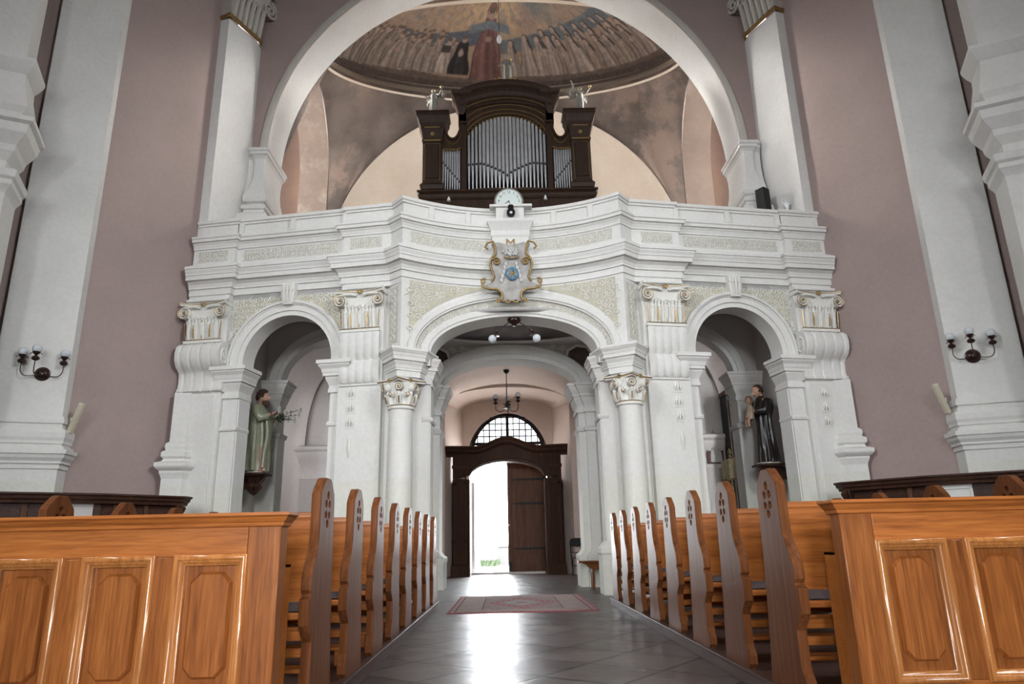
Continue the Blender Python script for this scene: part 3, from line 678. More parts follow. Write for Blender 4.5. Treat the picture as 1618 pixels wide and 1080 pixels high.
# aisles behind the rear arcade
for s, nm in ((-1, 'left'), (1, 'right')):
    X0, X1 = 2.1, 7.2; Yb = 18.6 if s < 0 else 17.9
    b = MB(); b.box(min(G+s*X0, G+s*X1), max(G+s*X0, G+s*X1), Yb, Yb+0.2, 0, 7.5)
    b.box(min(G+s*6.9, G+s*7.1), max(G+s*6.9, G+s*7.1), RY+0.1, Yb, 0, 7.5)
    b.box(min(G+s*2.15, G+s*2.3), max(G+s*2.15, G+s*2.3), RY+0.1, 22.2, 0, 7.5)
    b.build('wall_aisle_%s' % nm, 'aisle', kind='structure')
    B = vault(min(G+s*2.2, G+s*7.0), max(G+s*2.2, G+s*7.0), RY+0.1, Yb+0.05, 4.7, 1.5, 0.95, 24, 24); B.build('ceiling_aisle_%s' % nm, 'aisle', kind='structure', angle=25)
    q = [(4.1, Yb), (4.1, Yb-0.12), (5.55, Yb-0.12), (5.55, Yb)]; q = [(G+s*x, y) for x, y in q]; q = q if s > 0 else q[::-1]
    b = MB(); b.sweep(q, [(0, 0), (0, 2.55), (0.03, 2.6), (0.0, 2.65), (0.0, 2.95), (0.03, 3.0), (0.06, 3.12), (0.10, 3.2), (0.10, 3.28), (0.16, 3.34), (0.16, 3.42), (0, 3.46)], caps=False); b.build('trim_%d' % (47 if s < 0 else 48), 'aisle', kind='structure')
    b = MB(); b.arch_ring(lambda x, d, z, s=s: (G+s*x, Yb-d, z), 4.85, 3.42, 0.62, 2.0, [(0, 0), (0, 0.10), (0.10, 0.10), (0.10, 0)], n=24); b.build('trim_%d' % (49 if s < 0 else 50), 'aisle', kind='structure')
# pinkish arched recess deep in the left aisle
b = MB(); b.arch_wall(lambda x, d, z: (G-3.3+x, 17.6-d, z), -0.75, 0.75, 0, 5.6, 0, 3.3, 0.42, 0.9, 0.5, n=20); b.build('wall_recess', 'pink', kind='structure')

# ------------------------------------------------------------------ wooden door portal
d1 = thing('door_1', None, None, (0.04, 20.9, 0), kind='structure')
DX = 0.04
def top_curve(x):   # ogee-curved top of the case
    ax = abs(x); 
    if ax > 0.95: return 3.42+0.02*(ax-0.95)/0.7
    return 3.42+0.27*(0.5+0.5*math.cos(PI*ax/0.95))
xs = [-1.6+3.2*i/48 for i in range(49)]
op = [(-1.10+2.20*i/24) for i in range(25)]
zop = lambda x: 2.72+0.50*math.sqrt(max(0, 1-(x/1.12)**2))
b = MB()
poly_in = [(-1.10, 0.02)]+[(x, zop(x)) for x in op]+[(1.10, 0.02)]
outer = [(-1.6, 0.02)]+[(x, top_curve(x)) for x in xs]+[(1.6, 0.02)]
f = lambda x, z, y: (DX+x, y, z)
# case built as left post, right post and curved head
b.prism([(-1.6, 0.0), (-1.10, 0.0), (-1.10, 2.72), (-1.6, 2.72)], 20.9, 22.1, f)
b.prism([(1.6, 0.0), (1.10, 0.0), (1.10, 2.72), (1.6, 2.72)], 20.9, 22.1, f)
b.prism([(-1.6, 2.72)]+[(x, top_curve(x)) for x in xs]+[(1.6, 2.72)]+[(x, zop(x)) for x in op[::-1]], 20.9, 21.4, f)
b.add([f(x, zop(x), y) for x in op for y in (21.4, 21.42)], [(i*2, i*2+1, i*2+3, i*2+2) for i in range(24)])
b.build('door_case', 'portalwood', d1, bevel=0.012)
b = MB()   # pilaster strips and panel mouldings of the case
for s in (-1, 1):
    b.hexa(f, s*1.18, s*1.24, 0.35, 3.1, 20.86, 20.9); b.hexa(f, s*1.48, s*1.56, 0.35, 3.1, 20.86, 20.9)
    b.hexa(f, s*1.13, s*1.63, 0.0, 0.30, 20.84, 20.9); b.hexa(f, s*1.13, s*1.62, 3.02, 3.12, 20.85, 20.9)
    b.hexa(f, s*1.14, s*1.62, 2.55, 2.62, 20.86, 20.9); b.hexa(f, s*1.14, s*1.62, 0.95, 1.0, 20.86, 20.9)
b.tube([f(x, zop(x)+0.06, 20.88) for x in op], 0.035, 6)
b.build('case_moulding', 'portalwood', d1, bevel=0.006)
b = MB()   # curved cornice
rows = []
cxs = [-1.80+3.60*i/64 for i in range(65)]
pr = [(0.1, -0.06), (-0.03, -0.06), (-0.03, 0.0), (-0.05, 0.0), (-0.09, 0.05), (-0.12, 0.07), (-0.18, 0.07), (-0.18, 0.12), (-0.20, 0.12), (-0.24, 0.18), (-0.26, 0.19), (-0.26, 0.23), (0.1, 0.25)]
v = [(DX+x, 20.9+o, top_curve(min(1.6, max(-1.6, x)))+z) for x in cxs for o, z in pr]; m = len(pr)
b.add(v, [(i*m+j, i*m+m+j, i*m+m+j+1, i*m+j+1) for i in range(64) for j in range(m-1)]+[list(range(m)), [64*m+j for j in range(m)][::-1]])
b.build('cornice', 'portalwood', d1, angle=20)
# right leaf, half shut, with black strap hinges
lf = MB(); a = R(6)
hx, hy = DX+1.22, 22.12
def L(u, w, z): return (hx-u*math.cos(a)+w*math.sin(a), hy-0.0+u*math.sin(a)*0.6+w*math.cos(a)-0.05, z)
lp = [(0, 0.04), (1.23, 0.04), (1.23, 3.40), (0, 3.40)]
lf.prism(lp, 0, 0.07, lambda u, z, w: L(u, w, z)); leaf = lf.build('door_leaf', 'leafwood', d1, bevel=0.006)
b = MB()
for i in range(1, 6): b.hexa(L, i*0.19, i*0.19+0.012, -0.008, 0.0, 0.08, 2.7)
b.hexa(L, 1.1, 1.22, -0.03, 0, 0.06, 3.12); b.hexa(L, 0.25, 0.9, -0.012, 0, 0.25, 0.55); b.hexa(L, 0.25, 0.9, -0.012, 0, 1.1, 1.3)
b.build('leaf_boards', 'leafwood', leaf, bevel=0.003)
for z in (0.72, 2.05, 2.78):
    b = MB(); b.prism([(0.03, z-0.035), (0.80, z-0.03), (1.05, z-0.012), (1.08, z), (1.05, z+0.012), (0.80, z+0.03), (0.03, z+0.035)], -0.035, -0.01, lambda u, zz, w: L(u, w, zz)); b.build('strap_hinge', 'iron', leaf)
b = MB(); b.hexa(L, 1.12, 1.20, -0.05, -0.012, 0.08, 0.36); b.build('floor_bolt', 'iron', leaf)
b = MB(); c = L(1.18, -0.06, 1.42); b.ball(c, 0.022); b.build('knob', 'gold', leaf)
# left leaf, swung outwards; its white colour stands in for daylight glare
lf = MB(); hx2, hy2 = DX-1.12, 22.12
def L2(u, w, z): return (hx2+u*math.sin(R(6))-w*math.cos(R(6)), hy2+0.1+u*math.cos(R(6)), z)
lp2 = [(0, 0.04), (1.12, 0.04)]+[(1.12-i*0.08, 3.17-0.45*(i/14)**2.2) for i in range(15)]
lf.prism(lp2, -0.10, 0.0, lambda u, z, w: L2(u, w, z)); leaf2 = lf.build('door_leaf', 'plainwhite', d1, bevel=0.006)
leaf2['label'] = 'open leaf coloured white for the daylight glare'
b = MB(); b.tube([L2(0.98, 0.16, 1.35), L2(0.98, 0.18, 1.42), L2(0.98, 0.13, 1.5)], 0.018, 8); b.tube([L2(0.98, 0.13, 1.5), L2(0.98, 0.10, 1.5)], 0.012, 6); b.tube([L2(0.98, 0.16, 1.12), L2(0.98, 0.16, 1.35)], 0.012, 6)
b.build('door_handle', 'iron', leaf2)
b = MB(); b.box(DX-1.3, DX+1.3, 22.0, 22.6, 0.0, 0.06); b.build('trim_51', plain('pale_threshold_stone', (0.5, 0.48, 0.46), 0.5, noise=0.1), kind='structure', bevel=0.01)
# courtyard outside
b = MB(); b.add([(-20, 22.35, -0.02), (20, 22.35, -0.02), (20, 60, -0.02), (-20, 60, -0.02)], [(0, 1, 2, 3)]); b.build('ground_outside', plain('pale_courtyard_paving', (0.78, 0.76, 0.72), 0.8, noise=0.15, nscale=2), kind='structure')
random.seed(3); b = MB()
for i in range(900):
    x, y = random.uniform(-1.75, -0.35), random.uniform(30, 31.4); h = random.uniform(0.12, 0.34)
    b.add([(x-0.03, y, -0.02), (x+0.03, y, -0.02), (x+random.uniform(-.12, .12), y+random.uniform(-.1, .1), h)], [(0, 1, 2)])
o = b.build('grass_patch', plain('dark_green_grass', (0.014, 0.028, 0.008), 0.8, noise=0.2), kind='stuff'); tag(o, 'bright green grass seen outdoors through the open church door', 'grass')  # base colour set dark against the strong outdoor sky
b = MB(); b.box(-0.4, 2.6, 31.5, 31.8, 0, 0.72); b.box(-0.45, 2.65, 31.45, 31.85, 0.72, 0.82); o = b.build('boundary_wall', plain('pale_garden_wall', (0.036, 0.036, 0.037), 0.8, noise=0.1), bevel=0.02); o['kind'] = 'structure'
# ------------------------------------------------------------------ the organ gallery
gal = thing('organ_gallery', 'white stuccoed organ gallery with a concave centre, three arches and gilded capitals', 'gallery', (G, 12.9, 0))
GA, GB = Vector((2.38, 12.55, 0)), Vector((6.45, 13.26, 0))
gt = (GB-GA).normalized(); gn = Vector((gt.y, -gt.x, 0))
def bay(s):
    def f(u, d, z):
        p = GA+gt*u+gn*d; return (G+s*p.x, p.y, z)
    return f
SAG, HC, YM = 0.65, 2.06, 12.85
RC = (HC*HC+SAG*SAG)/(2*SAG); YC = YM-RC
def cen(x, d, z): return (G+x*(RC-d)/RC if False else G+x, YC+math.sqrt(max(0.01, (RC-d)**2-x*x)) if (RC-d) > abs(x) else YC, z)
def gpath(res=0.12, d=0.0):
    """whole front in plan, left to right; res = break-forward over the pilasters"""
    r = []
    for i in range(15):
        x = HC*i/14; r.append((x, YC+math.sqrt(RC*RC-x*x)))
    def S(u, dd): p = GA+gt*u+gn*dd; return (p.x, p.y)
    r += [S(-0.10, res), S(0.86, res), S(0.86, 0), S(3.18, 0), S(3.18, res), S(4.05, res)]
    full = [(-x, y) for x, y in r[::-1]][:-1]+r
    return [(G+x, y) for x, y in full]
# masonry: concave centre, side bays, corner noses
b = MB(); b.arch_wall(cen, -HC, HC, 4.05, 6.30, 0, 4.25, 1.55, 0.84, 0.55, n=40, sub=6)
for s in (-1, 1):
    b.arch_wall(bay(s), 0.0, 4.02, 0, 6.30, 1.95, 4.30, 0.90, 0.90, 0.38, n=28, sub=3)
    q = [(HC, 12.2), (2.38, 12.55), (2.38, 13.1), (1.6, 13.2), (1.55, 12.75), (HC-0.12, 12.28)]
    b.prism([(G+s*x, y) for x, y in q], 3.75, 6.30)
    q = [(2.38, 12.56), (2.25, 12.50), (2.20, 12.56), (1.75, 12.68), (1.58, 12.76), (1.55, 13.25), (2.38, 13.25)]
    b.prism([(G+s*x, y) for x, y in q], 0, 3.8)
b.build('front_wall', 'white', gal, angle=40)
# main cornice and parapet, carried along the whole front
b = MB(); b.sweep(gpath(), [(-0.05, 5.60), (0.0, 5.60), (0.0, 5.70), (0.025, 5.70), (0.025, 5.83), (0.055, 5.83), (0.055, 5.87), (0.06, 5.87), (0.075, 5.92), (0.11, 5.955), (0.11, 5.98), (0.18, 5.98), (0.18, 6.07), (0.195, 6.07), (0.20, 6.11), (0.225, 6.16), (0.225, 6.19), (0.245, 6.19), (0.245, 6.25), (0.10, 6.29), (-0.05, 6.31)]); b.build('cornice', 'white', gal, angle=16)
b = MB(); b.sweep(gpath(0.10), [(-0.28, 6.3), (0.06, 6.3), (0.06, 6.36), (0.02, 6.38), (0.02, 6.68), (0.045, 6.68), (0.045, 6.725), (0.05, 6.725), (0.065, 6.77), (0.085, 6.79), (0.085, 6.82), (0.13, 6.82), (0.13, 6.88), (0.15, 6.89), (0.15, 6.93), (0.06, 6.97), (-0.28, 6.98)]); b.build('parapet', 'white', gal, angle=16)
b = MB(); b.sweep(gpath(0.05), [(-0.28, 6.96), (0.0, 6.96), (0.0, 7.22), (0.03, 7.22), (0.03, 7.26), (0.06, 7.27), (0.06, 7.335), (-0.30, 7.335), (-0.30, 6.96)]); b.build('coping', 'white', gal, angle=16)
# little blocks in the coping
for s in (-1, 1):
    F = bay(s)
    for u in (0.9, 2.0, 3.1, 3.95): b = MB(); b.hexa(F, u-0.05, u+0.05, -0.02, 0.065, 6.98, 7.24); b.build('coping_block', 'white', gal, bevel=0.008)
for x in (-1.55, -0.85, 0.85, 1.55): b = MB(); b.hexa(cen, x-0.05, x+0.05, -0.02, 0.03, 6.98, 7.24); b.build('coping_block', 'white', gal, bevel=0.008)
# centre block of the parapet with the gilt cipher
b = MB(); q = [(-0.36, 12.95), (-0.36, 12.66), (0.36, 12.66), (0.36, 12.95)]
b.sweep([(G-0.02+x, y) for x, y in q], [(0.0, 6.28), (0.0, 6.66), (0.02, 6.70), (0.02, 6.80), (0.06, 6.90), (0.10, 6.97), (0.10, 7.03), (-0.05, 7.05)]); b.box(G-0.37, G+0.33, 12.68, 12.95, 6.28, 7.0)
cb = b.build('centre_block', 'white', gal, angle=16)
b = MB(); b.box(G-0.30, G+0.26, 12.63, 12.7, 7.04, 7.3); b.box(G-0.42, G+0.42, 12.58, 12.85, 7.29, 7.345)
b.build('centre_shelf', 'white', gal, bevel=0.012)
vs, fs = text_mesh('M', 0.26, 0.008); b = MB(); b.add([(G-0.02+v.x, 12.655-0.006-v.z, 6.52+v.y) for v in vs], fs)
for s in (-1, 1): b.tube(spiral((G-0.02+s*0.16, 12.648, 6.46), (s, 0, 0), (0, 0, 1), 0.05, 1.3), 0.008, 5)
b.tube([(G-0.2+0.36*i/10, 12.648, 6.40+0.02*math.sin(PI*i/10)) for i in range(11)], 0.008, 5)
b.build('gilded_cipher', 'golddull', cb)
# archivolts
b = MB(); b.arch_ring(cen, 0, 4.25, 1.55, 0.84, [(-0.005, -0.555), (-0.005, 0.03), (0.05, 0.03), (0.05, 0.055), (0.15, 0.06), (0.17, 0.04), (0.17, 0.0)], n=44); b.build('archivolt', 'white', gal, angle=16)
b = MB()
for k in range(45):
    pass
v = []; pr = [(0, 0.0), (0.0, 0.07), (0.03, 0.07), (0.03, 0.10), (0.11, 0.10), (0.13, 0.08), (0.13, 0.0)]
for i in range(45):
    th = PI*i/44; 
    for o, d in pr: v.append(cen(min(2.04, max(-2.04, (1.80+o)*math.cos(th))), d, 4.25+(1.17+o*1.2)*math.sin(th)))
b.add(v, [(i*7+j, i*7+7+j, i*7+8+j, i*7+1+j) for i in range(44) for j in range(6)]); b.build('archivolt_outer', 'white', gal, angle=16)
# ornamented crescent between the two
def crescent(th, t): return ((1.70+0.12*t)*math.cos(th), 4.25+(1.0+0.17*t)*math.sin(th))
b = MB(); b.grid(44, 2, lambda i, j: cen(crescent(PI*i/44, j/2)[0], 0.008, crescent(PI*i/44, j/2)[1])); cr = b.build('crescent_panel', 'beigegrey', gal)
for s in (-1, 1):
    b = MB()
    for i in range(2, 15):
        th = PI/2-s*(0.12+i*0.095); x, z = crescent(th, 0.5)
        if abs(x) < 1.9: b.tube(spiral(cen(x, 0.014, z), (1, 0, 0), (0, 0, 1), 0.055+0.002*i, 1.3, s, a0=i, n=12), 0.010, 4)
    b.build('scrollwork', 'relief', cr)
def side_arch(s):
    F = bay(s); b = MB()
    b.arch_ring(F, 1.95, 4.30, 0.90, 0.90, [(-0.005, -0.385), (-0.005, 0.03), (0.09, 0.03), (0.09, 0.06), (0.19, 0.06), (0.21, 0.08), (0.23, 0.08), (0.23, 0.11), (0.27, 0.115), (0.29, 0.09), (0.29, 0.0)], legz=4.2, n=36); b.build('archivolt', 'white', gal, angle=16)
    # keystone bracket
    b = MB(); b.hexa(F, 1.95-0.13, 1.95+0.13, 0.0, 0.16, 5.66, 5.82)
    b.prism([(1.95-0.10, 5.38), (1.95+0.10, 5.38), (1.95+0.14, 5.66), (1.95-0.14, 5.66)], 0.0, 0.15, lambda u, z, d: F(u, d, z))
    for k in (-0.07, 0, 0.07): b.tube([F(1.95+k, 0.16, 5.80), F(1.95+k, 0.18, 5.72), F(1.95+k, 0.17, 5.62), F(1.95+k*0.8, 0.155, 5.42)], 0.022, 6)
    b.build('keystone', 'relief', gal, bevel=0.01)
    # imposts and jamb strips of the arch
    for (ua, ub, sg) in ((0.80, 1.03, 1), (3.17, 2.87, -1)):
        pts = [F(ua, 0.0, 0), F(ua, 0.035, 0), F(ub, 0.035, 0), F(ub, -0.385, 0)]
        if sg*s < 0: pts = pts[::-1]
        b = MB(); b.sweep([(p[0], p[1]) for p in pts], [(0.0, 0.0), (0.0, 3.0), (0.03, 3.01), (0.04, 3.05), (0.03, 3.08), (0.0, 3.09)]+[(o*0.9, z) for o, z in [(0.0, 3.62), (0.04, 3.62), (0.04, 3.69), (0.025, 3.69), (0.025, 3.75), (0.04, 3.79), (0.09, 3.88), (0.09, 3.92), (0.13, 3.92), (0.13, 3.98), (0.14, 3.98), (0.16, 4.05), (0.21, 4.11), (0.21, 4.14), (0.24, 4.14), (0.24, 4.21), (0.0, 4.22)]], caps=False)
        b.build('impost', 'white', gal, angle=16)
side_arch(-1); side_arch(1)
# panels with white strapwork over the arches
def strap_pattern(b, f, pts, r, tube=0.011, d=0.012):
    """deterministic strapwork: C-scrolls, S-links and buds at the given (u, z, size, spin)"""
    for (u, z, sz, a, dirn) in pts:
        b.tube(spiral((0, 0, 0), (1, 0, 0), (0, 0, 1), 1, 1, 1, n=2), 0.0001, 3) if False else None
        P = [f(u+sz*(1-0.8*i/16)*math.cos(a+dirn*2*PI*1.25*i/16), d, z+sz*(1-0.8*i/16)*math.sin(a+dirn*2*PI*1.25*i/16)) for i in range(17)]
        b.tube(P, tube, 4)
        e = sz*1.0; c, s_ = math.cos(a), math.sin(a)
        Q = [f(u+c*e+(-s_*dirn)*t*sz*0.9+c*t*t*sz*0.5, d, z+s_*e+(c*dirn)*t*-sz*0.9+s_*t*t*sz*0.5) for t in (0, 0.3, 0.6, 1.0)]
        b.tube(Q, [tube, tube, tube*0.9, tube*0.5], 4)
def fill(inside, u0, u1, z0, z1, step, rnd, shrink=0.45):
    out = []; rr = random.Random(rnd); j = 0; z = z0+step*0.5
    while z < z1:
        u = u0+step*(0.5 if j % 2 == 0 else 0.95)
        while u < u1:
            if inside(u, z): out.append((u, z, step*shrink*rr.uniform(0.85, 1.1), rr.uniform(0, 6.28), 1 if rr.random() < 0.5 else -1))
            u += step
        z += step*0.88; j += 1
    return out
# side spandrels
for s in (-1, 1):
    F = bay(s)
    ins = lambda u, z: (u-1.95)**2+(z-4.30)**2 > 1.22**2 and abs(u-1.95) > 0.17
    zt = 5.58
    for sg in (-1, 1):
        b = MB()
        us = [1.95+sg*(0.16+(1.16-0.16)*i/16) for i in range(17)]
        lo = [max(4.30, 4.30+math.sqrt(max(0, 1.165**2-(u-1.95)**2))) for u in us]
        v = [F(u, 0.012, z) for u, l in zip(us, lo) for z in (min(l, zt-0.01), zt)]
        b.add(v, [(i*2, i*2+2, i*2+3, i*2+1) for i in range(16)])
        pn = b.build('spandrel_panel', 'beige', gal)
        b = MB(); pts = [q for q in fill(lambda u, z: math.hypot(u-1.95, z-4.30) > 1.22 and abs(u-1.95) > 0.2, 0.9, 3.16, 4.4, 5.58, 0.125, 5) if (q[0]-1.95)*sg > 0]
        strap_pattern(b, F, pts, 0, 0.011, 0.02); b.build('strapwork', 'relief', pn)
# centre spandrels
top_in, top_out = 5.62, 5.66
for s in (-1, 1):
    g2 = lambda x, d, z, s=s: cen(s*x, d, z)
    b = MB(); xs = [0.22+(1.92-0.22)*i/24 for i in range(25)]
    lo = [4.25+1.42*math.sin(math.acos(min(1, x/1.98))) if x < 1.98 else 4.36 for x in xs]
    lo = [max(4.36, l) for l in lo]
    v = [g2(x, 0.010, z) for x, l in zip(xs, lo) for z in (min(l, 5.64), 5.66)]
    b.add(v, [(i*2, i*2+2, i*2+3, i*2+1) for i in range(24)]); pn = b.build('spandrel_panel', 'beige', gal)
    b = MB(); pts = fill(lambda x, z: z > 4.30+1.46*math.sqrt(max(0, 1-(x/1.98)**2)) and x > 0.3, 0.3, 1.92, 4.40, 5.66, 0.14, 11)
    strap_pattern(b, g2, pts, 0, 0.012, 0.018); b.build('strapwork', 'relief', pn)
    # corner nose faces: narrow upright panels
    def nose(t, d, z, s=s):
        p = Vector((HC, 12.2, 0)).lerp(Vector((2.38, 12.55, 0)), t); nn = Vector((0.738, -0.674, 0)); q = p+nn*d; return (G+s*q.x, q.y, z)
    b = MB(); b.hexa(nose, 0.18, 0.80, 0.0, 0.008, 4.45, 5.55); pn = b.build('nose_panel', 'beigegrey', gal)
    b = MB(); pts = [(0.5, 4.55+0.135*i, 0.0, 0, 1) for i in range(8)]
    for i in range(8):
        P = [nose(0.5+0.2*(1-0.75*k/12)*math.cos(k*0.65*(1 if i % 2 else -1)), 0.014, 4.55+0.125*i+0.07*(1-0.75*k/12)*math.sin(k*0.65)) for k in range(13)]; b.tube(P, 0.010, 4)
    b.build('strapwork', 'relief', pn)
# parapet friezes
def frieze(f, u0, u1, z0, z1, d, seed, nm='frieze_panel'):
    b = MB(); k = 10
    v = [f(u0+(u1-u0)*i/k, d, z) for i in range(k+1) for z in (z0, z1)]
    b.add(v, [(i*2, i*2+2, i*2+3, i*2+1) for i in range(k)]); pn = b.build(nm, 'beigegrey', gal)
    b = MB(); strap_pattern(b, f, fill(lambda u, z: True, u0, u1-0.03, z0, z1-0.02, 0.105, seed, 0.48), 0, 0.010, d+0.008); b.build('strapwork', 'relief', pn)
    b = MB(); b.tube([f(u0+(u1-u0)*i/k, d, z1) for i in range(k+1)]+[f(u1-(u1-u0)*i/k, d, z0) for i in range(k+1)], 0.010, 4, closed=True); b.build('panel_edge', 'relief', pn)
for s in (-1, 1):
    F = bay(s)
    frieze(F, 1.02, 3.02, 6.42, 6.64, 0.026, 3); frieze(F, 0.10, 0.74, 6.42, 6.64, 0.125, 4); frieze(F, 3.30, 3.94, 6.42, 6.64, 0.125, 6)
    frieze(lambda x, d, z, s=s: cen(s*x, d, z), 0.46, 1.92, 6.42, 6.64, 0.026, 8)
# entablature blocks carried by the two columns, and arch imposts behind them
ent = [(0.0, 3.72), (0.0, 3.80), (0.03, 3.80), (0.03, 3.91), (0.05, 3.91), (0.05, 3.95), (0.06, 3.95), (0.07, 4.0), (0.10, 4.05), (0.10, 4.08), (0.14, 4.08), (0.14, 4.15), (0.15, 4.15), (0.165, 4.20), (0.19, 4.23), (0.19, 4.25), (0.205, 4.25), (0.205, 4.30), (0.0, 4.31)]
for s in (-1, 1):
    q = [(2.36, 12.60), (2.10, 12.20), (1.74, 12.42), (1.62, 12.86)]; q = [(G+s*x, y) for x, y in q]; q = q if s < 0 else q[::-1]
    q = q[::-1]
    q = q if s > 0 else q
    pth = [(1.62, 12.86), (1.74, 12.42), (2.10, 12.20), (2.36, 12.60)]; pth = [(G+s*x, y) for x, y in pth]; pth = pth if s > 0 else pth[::-1]
    b = MB(); b.sweep(pth, ent, caps=False); b.prism(pth, 3.72, 4.3); b.build('column_entablature', 'white', gal, angle=16)
    pth = [(1.56, 13.3), (1.56, 12.80), (1.72, 12.70)]; pth = [(G+s*x, y) for x, y in pth]; pth = pth if s > 0 else pth[::-1]
    b = MB(); b.sweep(pth, [(0, 0), (0.10, 0), (0.10, 0.66), (0.12, 0.69), (0.12, 0.77), (0.04, 0.84), (0.0, 0.9), (0.0, 3.05), (0.03, 3.06), (0.05, 3.1), (0.03, 3.14), (0, 3.15), (0, 3.65)]+[(o*0.9, z-0.08) for o, z in ent], caps=False); b.build('jamb_strip', 'white', gal, angle=16)
# pilasters of the side bays with capitals, scroll corbels and fringes
def pilaster_capital(F, u0, u1, z0, z1, d0, nm):
    w = u1-u0; h = z1-z0; uc = (u0+u1)/2
    cap = MB()
    v = [F(uc+k*w*0.5*m, d, z) for (m, dd, z) in ((0.86, 0.03, z0), (0.88, 0.04, z0+h*0.4), (1.0, 0.09, z0+h*0.75), (1.0, 0.10, z1-0.05)) for (k, d) in ((-1, d0-0.12), (-1, d0+dd), (1, d0+dd), (1, d0-0.12))]
    cap.add(v, [(i*4+j, i*4+(j+1) % 4, i*4+4+(j+1) % 4, i*4+4+j) for i in range(3) for j in range(4)]+[(12, 13, 14, 15)])
    cap.hexa(F, u0+0.03, u1-0.03, d0-0.1, d0+0.09, z0-0.03, z0+0.03)
    for k in range(5):   # leaves
        u = uc+w*0.82*(k-2)/5
        for zz, hh, rr in ((z0+0.04, h*0.40, 0.055), (z0+0.04, h*0.58, 0.038)):
            cap.tube([F(u, d0+0.05, zz), F(u, d0+0.085, zz+hh*0.5), F(u, d0+0.11, zz+hh*0.85), F(u, d0+0.15, zz+hh), F(u, d0+0.16, zz+hh*0.93)], [rr*0.8, rr, rr*0.85, rr*0.5, 0.01], 6)
    for k in range(4):
        u = uc+w*0.82*(k-1.5)/5
        cap.tube([F(u, d0+0.05, z0+0.04), F(u, d0+0.09, z0+h*0.5), F(u, d0+0.13, z0+h*0.62), F(u, d0+0.15, z0+h*0.56)], [0.03, 0.035, 0.022, 0.008], 6)
    # abacus with hollowed front
    n = 10; rows = []
    for i in range(n+1):
        t = 2*i/n-1; dd = 0.11+0.09*t*t; u = uc+t*w*0.55; zz = z1-0.05+0.02*t*t-0.01
        rows.append([F(u, d0-0.1, zz), F(u, d0+dd-0.02, zz), F(u, d0+dd, zz+0.03), F(u, d0+dd, zz+0.06), F(u, d0-0.1, zz+0.07)])
    cap.add([p for r in rows for p in r], [(i*5+j, i*5+5+j, i*5+6+j, i*5+1+j) for i in range(n) for j in range(4)]+[list(range(5)), [n*5+j for j in range(5)][::-1]])
    for sg in (-1, 1):   # volutes
        cu, cz = uc+sg*w*0.44, z1-0.20
        P = [F(cu+sg*0.0+0.125*(1-0.82*i/30)*math.cos(PI/2+sg*2*PI*2.1*i/30*-1), d0+0.16+0.0006*i, cz+0.125*(1-0.82*i/30)*math.sin(PI/2+sg*2*PI*2.1*i/30*-1)) for i in range(31)]
        cap.tube(P, 0.016, 6)
        cap.tube([F(cu, d0+0.08, cz), F(cu, d0+0.155, cz)], 0.12, 18)
        cap.tube([F(uc+sg*w*0.08, d0+0.13, z1-0.10), F(uc+sg*w*0.2, d0+0.15, z1-0.075), F(uc+sg*w*0.36, d0+0.165, z1-0.08), F(cu, d0+0.16, cz+0.105)], 0.024, 6)
    o = cap.build(nm, 'relief', gal, angle=40)
    g = MB()
    g.tube([F(uc+t*w*0.555, d0+0.115+0.09*t*t, z1-0.015+0.02*t*t) for t in [2*i/n-1 for i in range(n+1)]], 0.009, 6)
    g.ball(F(uc, d0+0.15, z1-0.03), 0.040, (1, 0.6, 0.9))
    for k in range(5): g.ball(F(uc+0.038*math.cos(k*1.257), d0+0.165, z1-0.03+0.036*math.sin(k*1.257)), 0.020)
    g.tube([F(u0+0.02, d0+0.095, z0+0.032), F(u1-0.02, d0+0.095, z0+0.032)], 0.010, 5)
    for k in (-1, 1):
        u = uc+k*w*0.2; g.tube([F(u, d0+0.12, z0+0.07), F(u, d0+0.145, z0+h*0.30), F(u, d0+0.14, z0+h*0.42)], [0.016, 0.02, 0.01], 6)
        cu, cz = uc+k*w*0.44, z1-0.20
        g.tube([F(cu+0.140*(1-0.85*i/34)*math.cos(PI/2-k*2*PI*2.2*i/34), d0+0.19, cz+0.140*(1-0.85*i/34)*math.sin(PI/2-k*2*PI*2.2*i/34)) for i in range(35)], 0.0075, 5)
        g.ball(F(cu, d0+0.19, cz), 0.022)
        g.tube([F(uc+k*w*0.43, d0+0.09, z0+0.06), F(uc+k*w*0.45, d0+0.11, z0+h*0.5)], 0.009, 5)
    g.tube([F(uc, d0+0.10, z0+0.06), F(uc, d0+0.135, z0+h*0.55)], 0.009, 5)
    g.build('gilding', 'gold', o)
